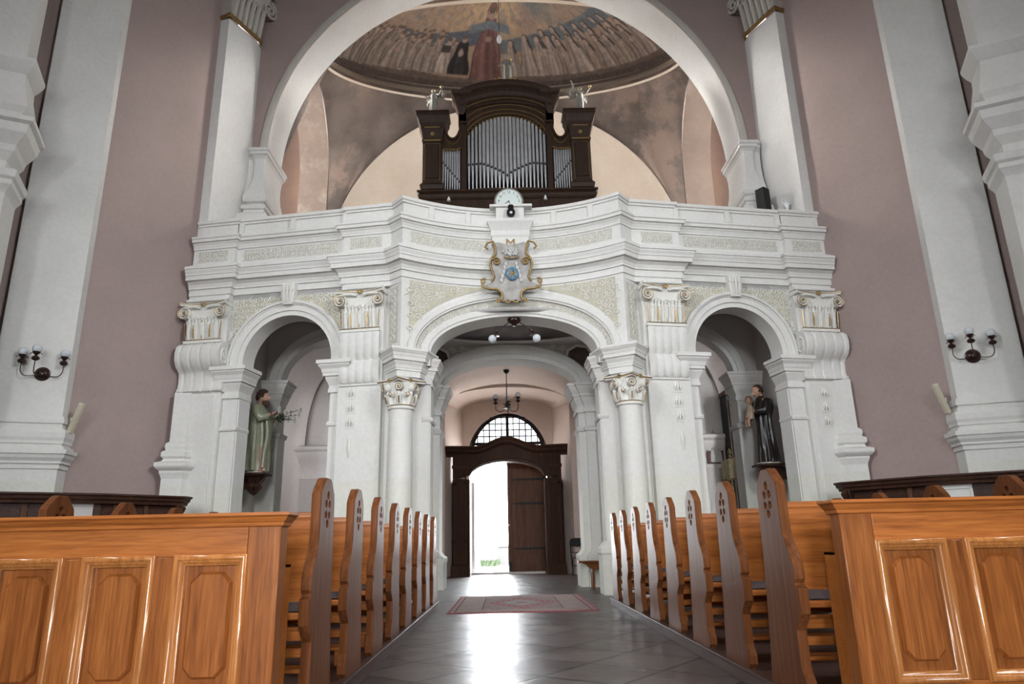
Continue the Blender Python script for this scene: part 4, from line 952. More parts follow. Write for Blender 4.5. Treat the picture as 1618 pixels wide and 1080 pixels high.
for s in (-1, 1):
    F = bay(s)
    # inner pilaster
    b = MB(); b.hexa(F, 0.02, 0.86, -0.02, 0.12, 0, 5.62); b.hexa(F, 0.06, 0.82, 0.0, 0.15, 3.70, 3.74); b.hexa(F, 0.04, 0.84, 0.0, 0.20, 5.56, 5.62); b.hexa(F, -0.02, 0.92, 0, 0.2, 0, 0.7); b.hexa(F, 0.0, 0.88, 0, 0.16, 0.7, 0.8)
    b.build('pilaster', 'white', gal, bevel=0.012)
    pilaster_capital(F, 0.03, 0.86, 4.74, 5.50, 0.12, 'pilaster_capital')
    b = MB()   # fluted cushion and fringe below the capital
    rows = []; nu = 40
    for z, d in ((4.72, 0.13), (4.70, 0.20), (4.62, 0.22), (4.45, 0.21), (4.25, 0.20), (4.20, 0.15), (4.18, 0.15), (3.98, 0.19), (3.80, 0.17), (3.76, 0.13)):
        rows.append([F(0.06+0.76*i/nu, d+0.012*abs(math.sin(i/nu*PI*5)), z-0.02*abs(math.sin(i/nu*PI*5)) if z < 3.9 or 4.15 < z < 4.3 else z) for i in range(nu+1)])
    b.add([p for r in rows for p in r], [(i*(nu+1)+j, (i+1)*(nu+1)+j, (i+1)*(nu+1)+j+1, i*(nu+1)+j+1) for i in range(len(rows)-1) for j in range(nu)])
    b.build('fringed_cushion', 'white', gal, angle=50)
    for k in range(3):
        b = MB(); zz = 3.58-k*0.27; uu = 0.58
        for t in (-0.05, 0, 0.05): b.tube([F(uu+t*0.4, 0.125, zz+0.10), F(uu+t, 0.145, zz), F(uu+t*1.2, 0.13, zz-0.08)], [0.012, 0.026, 0.008], 5)
        b.hexa(F, uu-0.10, uu+0.10, 0.1, 0.13, zz-0.11, zz-0.095); b.build('hanging_ornament', 'relief', gal)
    b = MB(); b.tube([F(0.58, 0.13, 2.75), F(0.58, 0.14, 2.6), F(0.58, 0.13, 2.42)], [0.02, 0.035, 0.008], 6)
    b.build('hanging_ornament', 'relief', gal)
    # outer pilaster
    b = MB(); b.hexa(F, 3.18, 4.04, -0.02, 0.12, 0, 5.62); b.hexa(F, 3.16, 4.06, 0.0, 0.2, 5.56, 5.62); b.hexa(F, 3.26, 3.72, 0.1, 0.15, 0.8, 3.7)
    b.build('pilaster', 'white', gal, bevel=0.012)
    pilaster_capital(F, 3.20, 4.05, 4.74, 5.50, 0.12, 'pilaster_capital')
    b = MB()   # rolled scroll corbel
    prof = [(0.12, 4.70), (0.24, 4.69), (0.33, 4.62), (0.36, 4.50), (0.35, 4.36), (0.29, 4.24), (0.20, 4.17), (0.16, 4.12), (0.15, 3.95), (0.16, 3.84), (0.19, 3.82), (0.19, 3.77), (0.12, 3.74)]
    nu = 44
    rows = [[F(3.14+0.92*i/nu, max(0.1, d-(0.03 if abs(math.sin(i/nu*PI*4.5)) < 0.35 else 0.0)), z) for i in range(nu+1)] for d, z in prof]
    b.add([p for r in rows for p in r], [(i*(nu+1)+j, (i+1)*(nu+1)+j, (i+1)*(nu+1)+j+1, i*(nu+1)+j+1) for i in range(len(prof)-1) for j in range(nu)])
    b.add([F(3.14, d, z) for d, z in prof]+[F(3.14, 0, 3.74), F(3.14, 0, 4.7)], [list(range(len(prof)+2))])
    P = [F(3.135, 0.21+0.125*(1-0.85*i/30)*math.cos(2.2+2*PI*1.9*i/30), 4.44+0.2*(1-0.85*i/30)*math.sin(2.2+2*PI*1.9*i/30)) for i in range(31)]; b.tube(P, 0.02, 5)
    b.build('scroll_corbel', 'white', gal, angle=50)
    # narrow engaged strip with its own pedestal at the outer end
    pts = [F(3.70, 0.1, 0), F(3.74, 0.22, 0), F(4.0, 0.30, 0), F(4.08, 0.1, 0)]
    if s < 0: pts = pts[::-1]
    b = MB(); b.sweep([(p[0], p[1]) for p in pts], [(0.06, 0), (0.06, 2.14), (0.08, 2.2), (0.10, 2.25), (0.10, 2.28), (0.16, 2.33), (0.18, 2.36), (0.18, 2.42), (0.08, 2.46), (0.06, 2.50), (0.10, 2.54), (0.10, 2.62), (0.04, 2.66), (0.06, 2.72), (0.05, 2.78), (0.0, 2.82), (0.0, 3.74)], caps=False); b.build('engaged_strip', 'white', gal, angle=16)
    if s > 0:
        for k in range(3):
            b = MB(); zz = 3.5-k*0.27; uu = 3.5
            for t in (-0.05, 0, 0.05): b.tube([F(uu+t*0.4, 0.155, zz+0.10), F(uu+t, 0.175, zz), F(uu+t*1.2, 0.16, zz-0.08)], [0.012, 0.026, 0.008], 5)
            b.hexa(F, uu-0.10, uu+0.10, 0.13, 0.16, zz-0.11, zz-0.095); b.build('hanging_ornament', 'relief', gal)

# ------------------------------------------------------------------ the two round columns
for s in (-1, 1):
    cx, cy = G+s*2.03, 12.26
    col = thing('column', 'white round column with gilded capital, %s of the central arch' % ('left' if s < 0 else 'right'), 'column', (cx, cy, 0), 'columns carrying the gallery')
    b = MB(); b.box(cx-0.30, cx+0.30, cy-0.30, cy+0.30, 0, 0.72); b.box(cx-0.33, cx+0.33, cy-0.33, cy+0.33, 0.72, 0.80)
    b.lathe([(0.29, 0.80), (0.30, 0.84), (0.29, 0.89), (0.25, 0.91), (0.245, 0.95), (0.265, 0.98), (0.25, 1.02), (0.22, 1.03)], (cx, cy), 32); b.build('base', 'white', col, angle=35)
    b = MB(); b.lathe([(0.222, 1.03), (0.222, 1.5), (0.218, 2.2), (0.208, 3.0), (0.203, 3.20)], (cx, cy), 40); b.build('shaft', 'white', col)
    b = MB(); b.lathe([(0.205, 3.18), (0.23, 3.19), (0.24, 3.22), (0.23, 3.25), (0.21, 3.26), (0.205, 3.4), (0.22, 3.52), (0.25, 3.62), (0.25, 3.66)], (cx, cy), 32)
    th0 = math.atan2(-1.0, 0.0)
    for k in range(8):
        a = th0+k*PI/4
        def Q(r, z, a=a): return (cx+r*math.cos(a), cy+r*math.sin(a), z)
        b.tube([Q(0.20, 3.27), Q(0.235, 3.36), Q(0.26, 3.43), Q(0.295, 3.46), Q(0.30, 3.43)], [0.05, 0.055, 0.045, 0.03, 0.008], 6)
    n = 8; ab = []
    for k in range(4):
        a0, a1 = th0+k*PI/2, th0+(k+1)*PI/2
        c0 = Vector((math.cos(a0), math.sin(a0), 0))*0.42; c1 = Vector((math.cos(a1), math.sin(a1), 0))*0.42
        for i in range(n):
            t = i/n; p = c0.lerp(c1, t); mid = (c0+c1)/2; p = p-mid.normalized()*0.055*math.sin(PI*t); ab.append((cx+p.x, cy+p.y))
    b.prism(ab, 3.655, 3.72)
    gl = MB(); gl.tube([(x+(x-cx)*0.02, y+(y-cy)*0.02, 3.69) for x, y in ab], 0.014, 5, closed=True)
    gl.lathe([(0.235, 3.235), (0.246, 3.245), (0.235, 3.255)], (cx, cy), 32)
    for k in range(6):
        a = th0+k*PI/3; dv = Vector((math.cos(a), math.sin(a), 0)); tg = Vector((-dv.y, dv.x, 0)); cc = Vector((cx, cy, 3.56))+dv*0.315
        b.tube([cc-dv*0.12, cc], 0.078, 18)
        b.tube(spiral(cc+dv*0.012, tg, (0, 0, 1), 0.082, 1.9, 1 if k % 2 else -1, n=30, a0=PI/2), 0.013, 5)
        gl.tube(spiral(cc+dv*0.026, tg, (0, 0, 1), 0.088, 2.0, 1 if k % 2 else -1, n=32, a0=PI/2), 0.0065, 4); gl.ball(cc+dv*0.02, 0.016, n=8, m=6)
        am = a+PI/6; dm = Vector((math.cos(am), math.sin(am), 0))
        ros = Vector((cx, cy, 3.43))+dm*0.265; b.ball(ros, 0.05, n=12, m=8)
        for q in range(5): gl.ball(ros+dm*0.035+Vector((-dm.y, dm.x, 0))*0.026*math.cos(q*1.257)+Vector((0, 0, 0.026*math.sin(q*1.257))), 0.017, n=8, m=6)
        gl.tube([Vector((cx, cy, 3.28))+dv*0.27, Vector((cx, cy, 3.40))+dv*0.305], 0.013, 5)
    for k in range(4):
        am = th0+k*PI/2+PI/4; dm = Vector((math.cos(am), math.sin(am), 0)); fl = Vector((cx, cy, 3.69))+dm*0.27
        for q in range(5): gl.ball(fl+Vector((-dm.y, dm.x, 0))*0.028*math.cos(q*1.257)+Vector((0, 0, 0.024*math.sin(q*1.257))), 0.018, n=8, m=6)
    c_ = b.build('capital', 'relief', col, angle=40); gl.build('gilding', 'gold', c_)

# ------------------------------------------------------------------ cartouche on the gallery front
CY = 12.50
ct = thing('cartouche', 'gilded stucco cartouche with a blue oval, hung over the central arch', 'coat of arms', (G-0.02, CY, 5.24))
b = MB()
half = [(0.0, 6.44), (0.10, 6.46), (0.22, 6.50), (0.34, 6.47), (0.27, 6.34), (0.26, 6.22), (0.34, 6.10), (0.34, 5.95), (0.29, 5.83), (0.30, 5.72), (0.38, 5.65), (0.44, 5.60), (0.38, 5.54), (0.24, 5.52), (0.17, 5.45), (0.16, 5.36), (0.22, 5.28), (0.12, 5.28), (0.06, 5.31), (0.0, 5.27)]
poly = [(G-0.02+x*1.12, z) for x, z in half]+[(G-0.02-x*1.12, z) for x, z in half[::-1][1:-1]]
b.prism(poly, CY+0.02, CY+0.12, lambda x, z, y: (x, y, z)); b.build('shield', plain('grey_stucco', (0.36, 0.345, 0.325), 0.45, noise=0.35, nscale=5), ct, bevel=0.015)
b = MB()
for s in (-1, 1):
    q = lambda x, z, d=0.0: (G-0.02+s*x*1.12, CY-d, z)
    b.tube([q(0.30, 6.50, 0.02), q(0.40, 6.46, 0.03), q(0.44, 6.38, 0.03), q(0.40, 6.33, 0.03)], 0.02, 6)
    b.tube([q(0.30, 6.50), q(0.27, 6.36), q(0.26, 6.25), q(0.33, 6.16), q(0.36, 6.04), q(0.33, 5.90), q(0.29, 5.78), q(0.34, 5.68)], 0.022, 6)
    b.tube(spiral(q(0.25, 6.08, 0.02), (s, 0, 0), (0, 0, 1), 0.085, 1.5, 1, a0=0.4), 0.018, 6)
    b.tube(spiral(q(0.47, 5.68, 0.02), (s, 0, 0), (0, 0, 1), 0.06, 1.2, -1, a0=2.4), 0.016, 6)
    b.tube([q(0.50, 5.66), q(0.49, 5.58), q(0.40, 5.535), q(0.25, 5.525), q(0.17, 5.46), q(0.155, 5.36), q(0.19, 5.29)], 0.024, 6)
    b.tube(spiral(q(0.235, 5.30, 0.01), (s, 0, 0), (0, 0, 1), 0.045, 1.2, 1, a0=3.6), 0.014, 6)
b.tube([(G-0.02+x, CY, 5.27+0.018*math.cos(x*42)) for x in [-0.16+0.32*i/20 for i in range(21)]], 0.016, 6)
b.tube([(G-0.02-0.14+0.30*i/10, CY-0.03, 6.17-0.03*math.sin(PI*i/10)) for i in range(11)], 0.015, 6)
b.build('gilded_scrolls', 'golddull', ct)
b = MB()
for i in range(20):
    a = i*2.4; r = 0.03*math.sqrt(i); b.ball((G-0.02+r*1.15*math.cos(a), CY+0.0, 6.28+r*0.62*math.sin(a)), 0.030, n=8, m=6)
for s in (-1, 1):
    for k in range(5): b.ball((G-0.02+s*(0.10+0.022*k), CY+0.0, 6.04-0.085*k), 0.034, (0.9, 0.6, 1.5), n=8, m=6)
b.build('leaf_garland', plain('pale_grey_leaves', (0.50, 0.50, 0.49), 0.5, noise=0.25), ct)
b = MB(); b.ball((G, CY-0.01, 5.83), 0.125, (1, 0.35, 1.12), n=24, m=12); ov_ = b.build('blue_oval', plain('blue_oval_paint', (0.10, 0.22, 0.34), 0.35, noise=0.3, nscale=20), ct); ov_['label'] = 'blue painted oval'
b = MB()
for k in range(6):
    a = k*PI/3; b.tube([(G, CY-0.055, 5.82), (G+0.05*math.cos(a), CY-0.056, 5.82+0.06*math.sin(a)), (G+0.09*math.cos(a+0.4), CY-0.045, 5.82+0.10*math.sin(a+0.4))], [0.016, 0.014, 0.006], 5)
b.ball((G, CY-0.06, 5.82), 0.028, n=8, m=6); b.build('emblem_flower', 'golddull', ov_)

b = MB(); b.box(G-0.06, G+0.04, CY+0.1, 12.64, 6.05, 6.2); b.build('wall_hook', 'iron', ct)
# ------------------------------------------------------------------ pipe organ
OX, OY = 0.18, 15.45
org = thing('pipe_organ', 'dark wooden pipe organ with silver pipes and curved top, on the gallery', 'organ', (OX, OY+0.6, 6.4))
def O(x, d, z): return (OX+x, OY-d, z)
b = MB(); b.box(OX-2.12, OX+2.12, OY+0.02, OY+1.3, 6.4, 9.08)
q = [(-2.12, OY+1.3), (-2.12, OY), (2.12, OY), (2.12, OY+1.3)]
b.sweep([(OX+x, y) for x, y in q], [(0, 8.95), (0.05, 9.0), (0.07, 9.06), (0.03, 9.10), (0.09, 9.14), (0.09, 9.18), (-0.02, 9.2)], caps=False)
b.box(OX-2.05, OX+2.05, OY+0.35, OY+1.2, 9.0, 10.6); b.box(OX-1.1, OX+1.1, OY+0.35, OY+1.2, 10.5, 11.9)
b.build('case', 'organwood', org, bevel=0.008)
# the two side towers
for s in (-1, 1):
    b = MB(); b.box(min(OX+s*1.62, OX+s*2.07), max(OX+s*1.62, OX+s*2.07), OY-0.05, OY+0.8, 9.15, 11.0)
    q = [(1.60, OY+0.4), (1.60, OY-0.06), (2.08, OY-0.06), (2.08, OY+0.8)]; q = [(OX+s*x, y) for x, y in q]; q = q if s > 0 else q[::-1]
    b.sweep(q, [(0, 9.18), (0.04, 9.2), (0.06, 9.3), (0.02, 9.36), (0, 9.38), (0.0, 10.50), (0.02, 10.52), (0.02, 10.57), (0.0, 10.6), (0.02, 10.75), (0.05, 10.88), (0.05, 10.93), (0.09, 11.0), (0.11, 11.1), (0.15, 11.18), (0.15, 11.27), (0.18, 11.30), (-0.1, 11.31)], caps=False)
    b.box(min(OX+s*1.6, OX+s*2.1), max(OX+s*1.6, OX+s*2.1), OY-0.05, OY+0.8, 10.9, 11.3)
    tw = b.build('side_tower', 'organwood', org, angle=16)
    b = MB(); b.hexa(O, s*1.68, s*2.02, 0.05, 0.085, 9.5, 10.40); b.build('tower_panel', 'organwood', tw, bevel=0.015)
    b = MB()
    b.hexa(O, s*1.64, s*2.06, 0.075, 0.09, 10.525, 10.56); b.hexa(O, s*1.66, s*2.04, 0.105, 0.115, 10.885, 10.91)
    for k in range(8): b.ball(O(s*1.84+0.035*math.cos(k*PI/4), 0.085, 10.72+0.035*math.sin(k*PI/4)), 0.022, n=8, m=6)
    b.ball(O(s*1.84, 0.095, 10.72), 0.035, n=8, m=6)
    x0, x1, z0, z1 = s*1.66, s*2.04, 9.44, 10.46
    b.tube([O(x0, 0.06, z0), O(x1, 0.06, z0), O(x1, 0.06, z1), O(x0, 0.06, z1)], 0.007, 4, closed=True)
    b.build('gilded_trim', 'golddull', tw)
    # swept-down link between tower and centre
    b = MB(); n = 16
    up = [(1.62-0.52*i/n, 11.2-0.42*math.sin(PI*min(1, i/n*1.0))**0.7-0.02*i/n) for i in range(n+1)]
    up = [(1.62, 11.22)]+[(1.60-0.50*i/n, 10.86-0.22*math.sin(PI*i/n)+0.28*(abs(2*i/n-1))**4) for i in range(n+1)]
    lo = [(1.62-0.52*i/n, 10.36-0.06*math.sin(PI*i/n)) for i in range(n+1)]
    b.prism([(s*x, z) for x, z in up]+[(s*x, z) for x, z in lo[::-1]], OY, OY+0.3, lambda x, z, y: (OX+x, y, z)); 
    b.tube([(OX+s*x, OY-0.02, z-0.03) for x, z in up[1:]], 0.04, 6); b.build('link_panel', 'organwood', org, angle=40)
    b = MB(); b.tube([(OX+s*x, OY-0.015, z-0.17) for x, z in up[2:-1]], 0.008, 4); b.tube([(OX+s*x, OY-0.01, z+0.02) for x, z in lo], 0.008, 4)
    for i in range(6): b.tube(spiral((OX+s*(1.56-i*0.075), OY-0.01, 10.30), (s, 0, 0), (0, 0, 1), 0.04, 1.1, 1, n=10), 0.009, 4)
    b.build('gilded_trim', 'golddull', org)
    b = MB(); b.box(min(OX+s*1.0, OX+s*1.13), max(OX+s*1.0, OX+s*1.13), OY-0.04, OY+0.4, 9.15, 11.5)
    b.box(min(OX+s*0.96, OX+s*1.17), max(OX+s*0.96, OX+s*1.17), OY-0.08, OY+0.4, 11.02, 11.08); b.build('post', 'organwood', org, bevel=0.008)
# centre head with segmental top
b = MB(); n = 24
def parc(x): return 10.50+0.78*math.sqrt(max(0, 1-(x/1.02)**2))**1.0
def tarc(x): return 11.62+0.27*(1-(x/1.15)**2)
xs = [-1.0+2.0*i/n for i in range(n+1)]
b.prism([(-1.13, 10.5)]+[(x, parc(x)) for x in xs]+[(1.13, 10.5)]+[(1.13*x, tarc(x*1.13)) for x in xs[::-1]], OY-0.02, OY+0.4, lambda x, z, y: (OX+x, y, z))
b.build('pipe_arch_head', 'organwood', org, angle=40)
b = MB()
cp = [(-0.02, -0.30), (0.05, -0.28), (0.06, -0.16), (0.12, -0.10), (0.16, -0.02), (0.16, 0.08), (0.22, 0.14), (0.24, 0.22), (0.24, 0.28), (-0.3, 0.30)]
xs2 = [-1.15+2.3*i/32 for i in range(33)]
rows = [[(OX+x*(1+0.0*d), OY-d, tarc(x)+z) for d, z in cp] for x in xs2]
m = len(cp); b.add([p for r in rows for p in r], [(i*m+j, i*m+m+j, i*m+m+j+1, i*m+j+1) for i in range(32) for j in range(m-1)]+[list(range(m)), [32*m+j for j in range(m)][::-1]])
for s in (-1, 1):   # stepped ends of the cornice
    xs3 = [s*1.06, s*1.15, s*1.20, s*1.36]
    q = [(1.06, OY+0.0), (1.06, OY-0.04), (1.18, OY-0.04), (1.18, OY+0.4)]; q = [(OX+s*x, y) for x, y in q]; q = q if s > 0 else q[::-1]
    b.sweep(q, [(0, 11.05), (0.0, 11.30), (0.04, 11.40), (0.06, 11.55), (0.10, 11.62), (0.12, 11.74), (0.18, 11.80), (0.20, 11.88), (-0.1, 11.92)], caps=False)
    b.box(min(OX+s*1.0, OX+s*1.2), max(OX+s*1.0, OX+s*1.2), OY-0.04, OY+0.4, 11.0, 11.9)
b.build('curved_cornice', 'organwood', org, angle=18)
b = MB()
for k, off in enumerate((0.05, 0.22, 0.42, 0.62)):
    pts = []
    for i in range(25):
        x = -0.98+1.96*i/24; t = off/0.75
        pts.append(O(x, 0.03+(0.09 if off > 0.6 else 0), parc(x*0.98)*(1-t)+(tarc(x)-0.10)*t+0.0))
    b.tube(pts, 0.010, 4)
for i in range(22):
    x = -0.93+1.86*i/21; z = parc(x)-0.06; b.tube(spiral(O(x, 0.01, z), (1 if x > 0 else -1, 0, 0), (0, 0, 1), 0.045, 1.2, 1, n=10), 0.011, 4)
b.build('gilded_trim', 'golddull', org)
b = MB()   # gilt crest round the figure on top
for s in (-1, 1):
    for k in range(5): 
        x = 0.14+0.11*k; b.tube(spiral(O(s*x, 0.1, tarc(x)+0.36-0.015*k), (s, 0, 0), (0, 0, 1), 0.075-0.009*k, 1.4, 1, a0=1.0, n=16), 0.016, 5)
    b.tube([O(s*(0.1+0.06*i), 0.1, tarc(0.1+0.06*i)+0.30) for i in range(9)], 0.022, 5)
b.build('gilded_crest', 'golddull', org)
b = MB(); b.tube([O(-1.0+2.0*i/20, 0.03, 9.17+0.05*math.sin(PI*i/20)) for i in range(21)], 0.03, 5); b.build('toe_board', 'organwood', org)
# pipes
def pipe(x, z0, zm, z1, r, y):
    p = MB(); p.lathe([(r*0.3, z0), (r*0.42, z0+0.02), (r*0.98, zm-0.04), (r, zm), (r, z1), (r*0.86, z1+0.004), (r*0.86, z1-0.05)], (OX+x, y), 14)
    o = p.build('organ_pipe', 'tin', org)
    q = MB(); q.hexa(lambda a, d, z: (OX+x+a, y-d, z), -r*0.62, r*0.62, r*0.72, r*0.98, zm+0.005, zm+0.055); q.build('pipe_mouth', 'dark', o)
    q = MB(); q.hexa(lambda a, d, z: (OX+x+a, y-d, z), -r*0.66, r*0.66, r*0.75, r*1.05, zm+0.055, zm+0.075); q.build('pipe_lip', plain_tin, o)
plain_tin = plain('bright_pipe_lip', (0.75, 0.76, 0.78), 0.2, 0.9)
NP = 21
for i in range(NP):
    x = -0.945+1.89*i/(NP-1); ax = abs(x); r = 0.042 if ax < 0.6 else 0.036
    pipe(x, 9.17+0.04*math.cos(x*1.5), 9.50+0.36*min(1, (ax/0.62))**0.8, parc(x*0.97)-0.10, r, OY+0.05+0.10*(1-(ax/0.95)**2)*-1)
for s in (-1, 1):
    for i in range(8):
        x = s*(1.18+0.058*i); pipe(x, 9.16, 9.42+0.075*i, 10.32+0.01*i, 0.025, OY+0.06)

# ------------------------------------------------------------------ clock and small things on the parapet
ck = thing('clock', 'round white clock half hidden behind the parapet below the organ pipes', 'clock', (G-0.03, 13.05, 6.4))
cz = 7.62; cyk = 13.02; cx = G-0.03
b = MB(); b.lathe([(0.30, -0.05), (0.30, 0.0), (0.285, 0.035), (0.27, 0.035), (0.262, 0.004)], (0, 0), 48, ax=lambda p: (cx+p[0], cyk-p[2], cz+p[1])); b.build('clock_rim', 'silver', ck)
b = MB(); b.lathe([(0.265, 0.010), (0.265, 0.018)], (0, 0), 48, ax=lambda p: (cx+p[0], cyk-p[2], cz+p[1])); dial = b.build('dial', plain('pale_enamel_dial', (0.62, 0.68, 0.66), 0.15), ck)
b = MB()
for h in range(1, 13):
    a = PI/2-h*PI/6; vs, fs = text_mesh(str(h), 0.085, 0.001); b.add([(cx+0.205*math.cos(a)+v.x*0.8, cyk-0.02-v.z, cz+0.205*math.sin(a)+v.y) for v in vs], fs)
b.build('numerals', 'black', dial)
b = MB(); b.tube([(cx, cyk-0.028, cz), (cx-0.08, cyk-0.028, cz-0.06)], [0.009, 0.004], 5); b.tube([(cx, cyk-0.03, cz), (cx+0.05, cyk-0.03, cz-0.17)], [0.007, 0.003], 5); b.build('hands', 'black', dial)
b = MB(); b.box(cx-0.05, cx+0.05, cyk, cyk+0.05, 6.4, 7.4); b.box(cx-0.18, cx+0.18, cyk-0.05, cyk+0.15, 6.4, 6.43); b.build('stand', 'organwood', ck)
t = thing('spotlight', 'small dark rounded spotlight fixed to the centre of the parapet below the clock', 'lamp', (G-0.0, 12.62, 7.06))
b = MB(); b.lathe([(0.001, 7.05), (0.06, 7.06), (0.085, 7.11), (0.083, 7.16), (0.058, 7.20), (0.056, 7.28), (0.04, 7.29), (0.001, 7.29)], (G, 12.54), 20); b.build('housing', 'black', t)
b = MB(); b.ball((G, 12.468, 7.10), 0.03, (1, 0.6, 1)); b.build('lens', 'globe', t)
b = MB(); b.box(G-0.02, G+0.02, 12.57, 12.64, 7.16, 7.2); b.build('bracket', 'bronze', t)
for k, (px, nm) in enumerate(((-1.42, 'left'), (0.9, 'right'))):
    yy = 13.05; t = thing('small_bell', 'tiny pale bell hanging at the %s of the clock below the organ pipes' % nm, 'bell', (OX+px, OY-0.16, 8.8))
    x = OX+px; b = MB(); b.lathe([(0.045, 8.80), (0.04, 8.83), (0.028, 8.86), (0.022, 8.90), (0.001, 8.92)], (x, OY-0.22), 14); b.ball((x, OY-0.22, 8.80), 0.016); b.build('bell_body', 'plainwhite', t)
    b = MB(); b.tube([(x, OY-0.22, 8.91), (x, OY-0.22, 9.02), (x, OY-0.10, 9.05)], 0.006, 5); b.build('hook', 'iron', t)
sp = thing('loudspeaker', 'black loudspeaker box on the gallery at the foot of the right arch impost', 'loudspeaker', (5.63, 13.75, 7.335))
b = MB(); b.X = Matrix.Translation((5.66, 13.62, 0)) @ Matrix.Rotation(R(35), 4, 'Z'); b.box(-0.10, 0.10, -0.10, 0.12, 7.36, 8.12); b.build('cabinet', 'black', sp, bevel=0.012)
b = MB(); b.X = Matrix.Translation((5.66, 13.62, 0)) @ Matrix.Rotation(R(35), 4, 'Z'); b.box(-0.085, 0.085, -0.108, -0.10, 7.40, 8.08); b.build('grille', 'iron', sp)
b = MB(); b.box(5.52, 5.80, 13.48, 13.76, 6.4, 7.36); b.build('stand', 'white2', sp)
st = thing('star_ornament', 'small white spiky star ornament on the gallery beside the right pilaster', 'ornament', (6.05, 13.42, 7.5))
b = MB()
for i in range(9):
    a = R(20+i*17.5); b.tube([(6.05, 13.42, 7.62), (6.05+0.17*math.cos(a), 13.40, 7.62+0.19*math.sin(a))], [0.012, 0.003], 5)
b.build('rays', 'plainwhite', st)
b = MB(); b.ball((6.05, 13.42, 7.60), 0.05, n=12, m=8); b.lathe([(0.06, 6.4), (0.03, 6.45), (0.02, 7.5), (0.03, 7.58)], (6.05, 13.42), 12); b.build('stem', 'plainwhite', st)

# ------------------------------------------------------------------ carved figures
def catmull(rows, n):
    out = []; L = len(rows)
    for k in range(n+1):
        t = k/n*(L-1); i = min(L-2, int(t)); u = t-i
        p0, p1, p2, p3 = rows[max(0, i-1)], rows[i], rows[i+1], rows[min(L-1, i+2)]
        out.append([0.5*(2*b_+(c_-a_)*u+(2*a_-5*b_+4*c_-d_)*u*u+(-a_+3*b_-3*c_+d_)*u**3) for a_, b_, c_, d_ in zip(p0, p1, p2, p3)])
    return out
def robe(mb, secs, n=64, rows=30, fold=0.02, k=8, seed=0, top=1.0):
    """lofted drapery: secs (z, cx, cy, rx, ry); folds deepen towards the hem"""
    S = catmull(secs, rows); z0, z1 = secs[0][0], secs[-1][0]; rr = random.Random(seed); ph = [rr.uniform(0, 6.28) for _ in range(4)]
    v = []
    for (z, cx, cy, rx, ry) in S:
        t = (z-z0)/(z1-z0); A = fold*max(0.0, 1-t)**0.8
        for i in range(n):
            a = 2*PI*i/n
            m = 1+A/max(rx, 0.03)*(math.sin(k*a+ph[0]+3*t)+0.55*math.sin((k*2-3)*a+ph[1]-2*t)+0.4*math.sin(3*a+ph[2]+5*t))*0.6
            v.append((cx+rx*m*math.cos(a), cy+ry*m*math.sin(a), z))
    R_ = len(S)
    mb.add(v, [(r*n+i, r*n+(i+1) % n, (r+1)*n+(i+1) % n, (r+1)*n+i) for r in range(R_-1) for i in range(n)]+[list(range(n))[::-1], [(R_-1)*n+i for i in range(n)]])
def head(mb, c, r, yaw=0.0, pitch=0.0):
    """face turned to +Y before yaw; brow, eye hollows, nose, lips, chin and ears"""
    M3 = Matrix.Rotation(yaw, 3, 'Z') @ Matrix.Rotation(pitch, 3, 'X'); n, m = 32, 24; v = []
    for i in range(n):
        for j in range(m+1):
            a = 2*PI*i/n; e = -PI/2+PI*j/m
            d = Vector((math.cos(e)*math.sin(a), math.cos(e)*math.cos(a), math.sin(e)))
            p = Vector((d.x*0.74, d.y*0.92, d.z*1.08))
            if d.z < 0: p.x *= 1-0.28*(-d.z)**1.3; p.y *= 1-0.12*(-d.z)
            fr = max(0, d.y)
            g = lambda x0, z0, sx, sz: math.exp(-((d.x-x0)/sx)**2-((d.z-z0)/sz)**2)*(1 if d.y > 0 else 0)
            p.y += 0.26*g(0, -0.10, 0.13, 0.16)+0.12*g(0, 0.08, 0.10, 0.22)+0.05*g(0, 0.24, 0.5, 0.08)+0.07*g(0, -0.42, 0.22, 0.07)+0.10*g(0, -0.78, 0.25, 0.14)
            p.y -= 0.10*g(0.30, 0.08, 0.15, 0.09)+0.10*g(-0.30, 0.08, 0.15, 0.09)+0.04*g(0, -0.33, 0.3, 0.05)
            p.x += (1 if d.x > 0 else -1)*0.14*math.exp(-((abs(d.x)-0.98)/0.12)**2-((d.z+0.02)/0.2)**2-((d.y+0.1)/0.14)**2)
            v.append(Vector(c)+M3 @ (p*r))
    k = m+1; mb.add(v, [(i*k+j, ((i+1) % n)*k+j, ((i+1) % n)*k+j+1, i*k+j+1) for i in range(n) for j in range(m)])
def hand(mb, wrist, d, up, L, curl=0.6, side=1):
    """palm, four bent fingers of unequal length and a thumb from the side of the palm"""
    wrist = Vector(wrist); d = Vector(d).normalized(); up = Vector(up); up = (up-d*up.dot(d)).normalized(); s = d.cross(up)*side
    pal = [wrist+d*(L*0.0), wrist+d*(L*0.2), wrist+d*(L*0.45)]
    for k in range(-1, 2): mb.tube([p+s*(k*L*0.10) for p in pal], [L*0.11, L*0.14, L*0.11], 6)
    for k, ln in zip((-1.5, -0.5, 0.5, 1.5), (0.40, 0.50, 0.55, 0.48)):
        p = wrist+d*(L*0.45)+s*(k*L*0.12); dd = d.copy(); P = [p]
        for q in range(3):
            c_ = curl*(0.5+0.5*q); dd = (dd*math.cos(c_*0.8)-up*math.sin(c_*0.8)); P.append(P[-1]+dd*(L*ln/3)); 
        mb.tube(P, [L*0.065, L*0.062, L*0.055, L*0.035], 6)
    p = wrist+d*(L*0.12)+s*(L*0.18); mb.tube([p, p+(d*0.6+s*0.7)*(L*0.22), p+(d*0.95+s*0.55-up*0.3)*(L*0.38)], [L*0.075, L*0.068, L*0.04], 6)
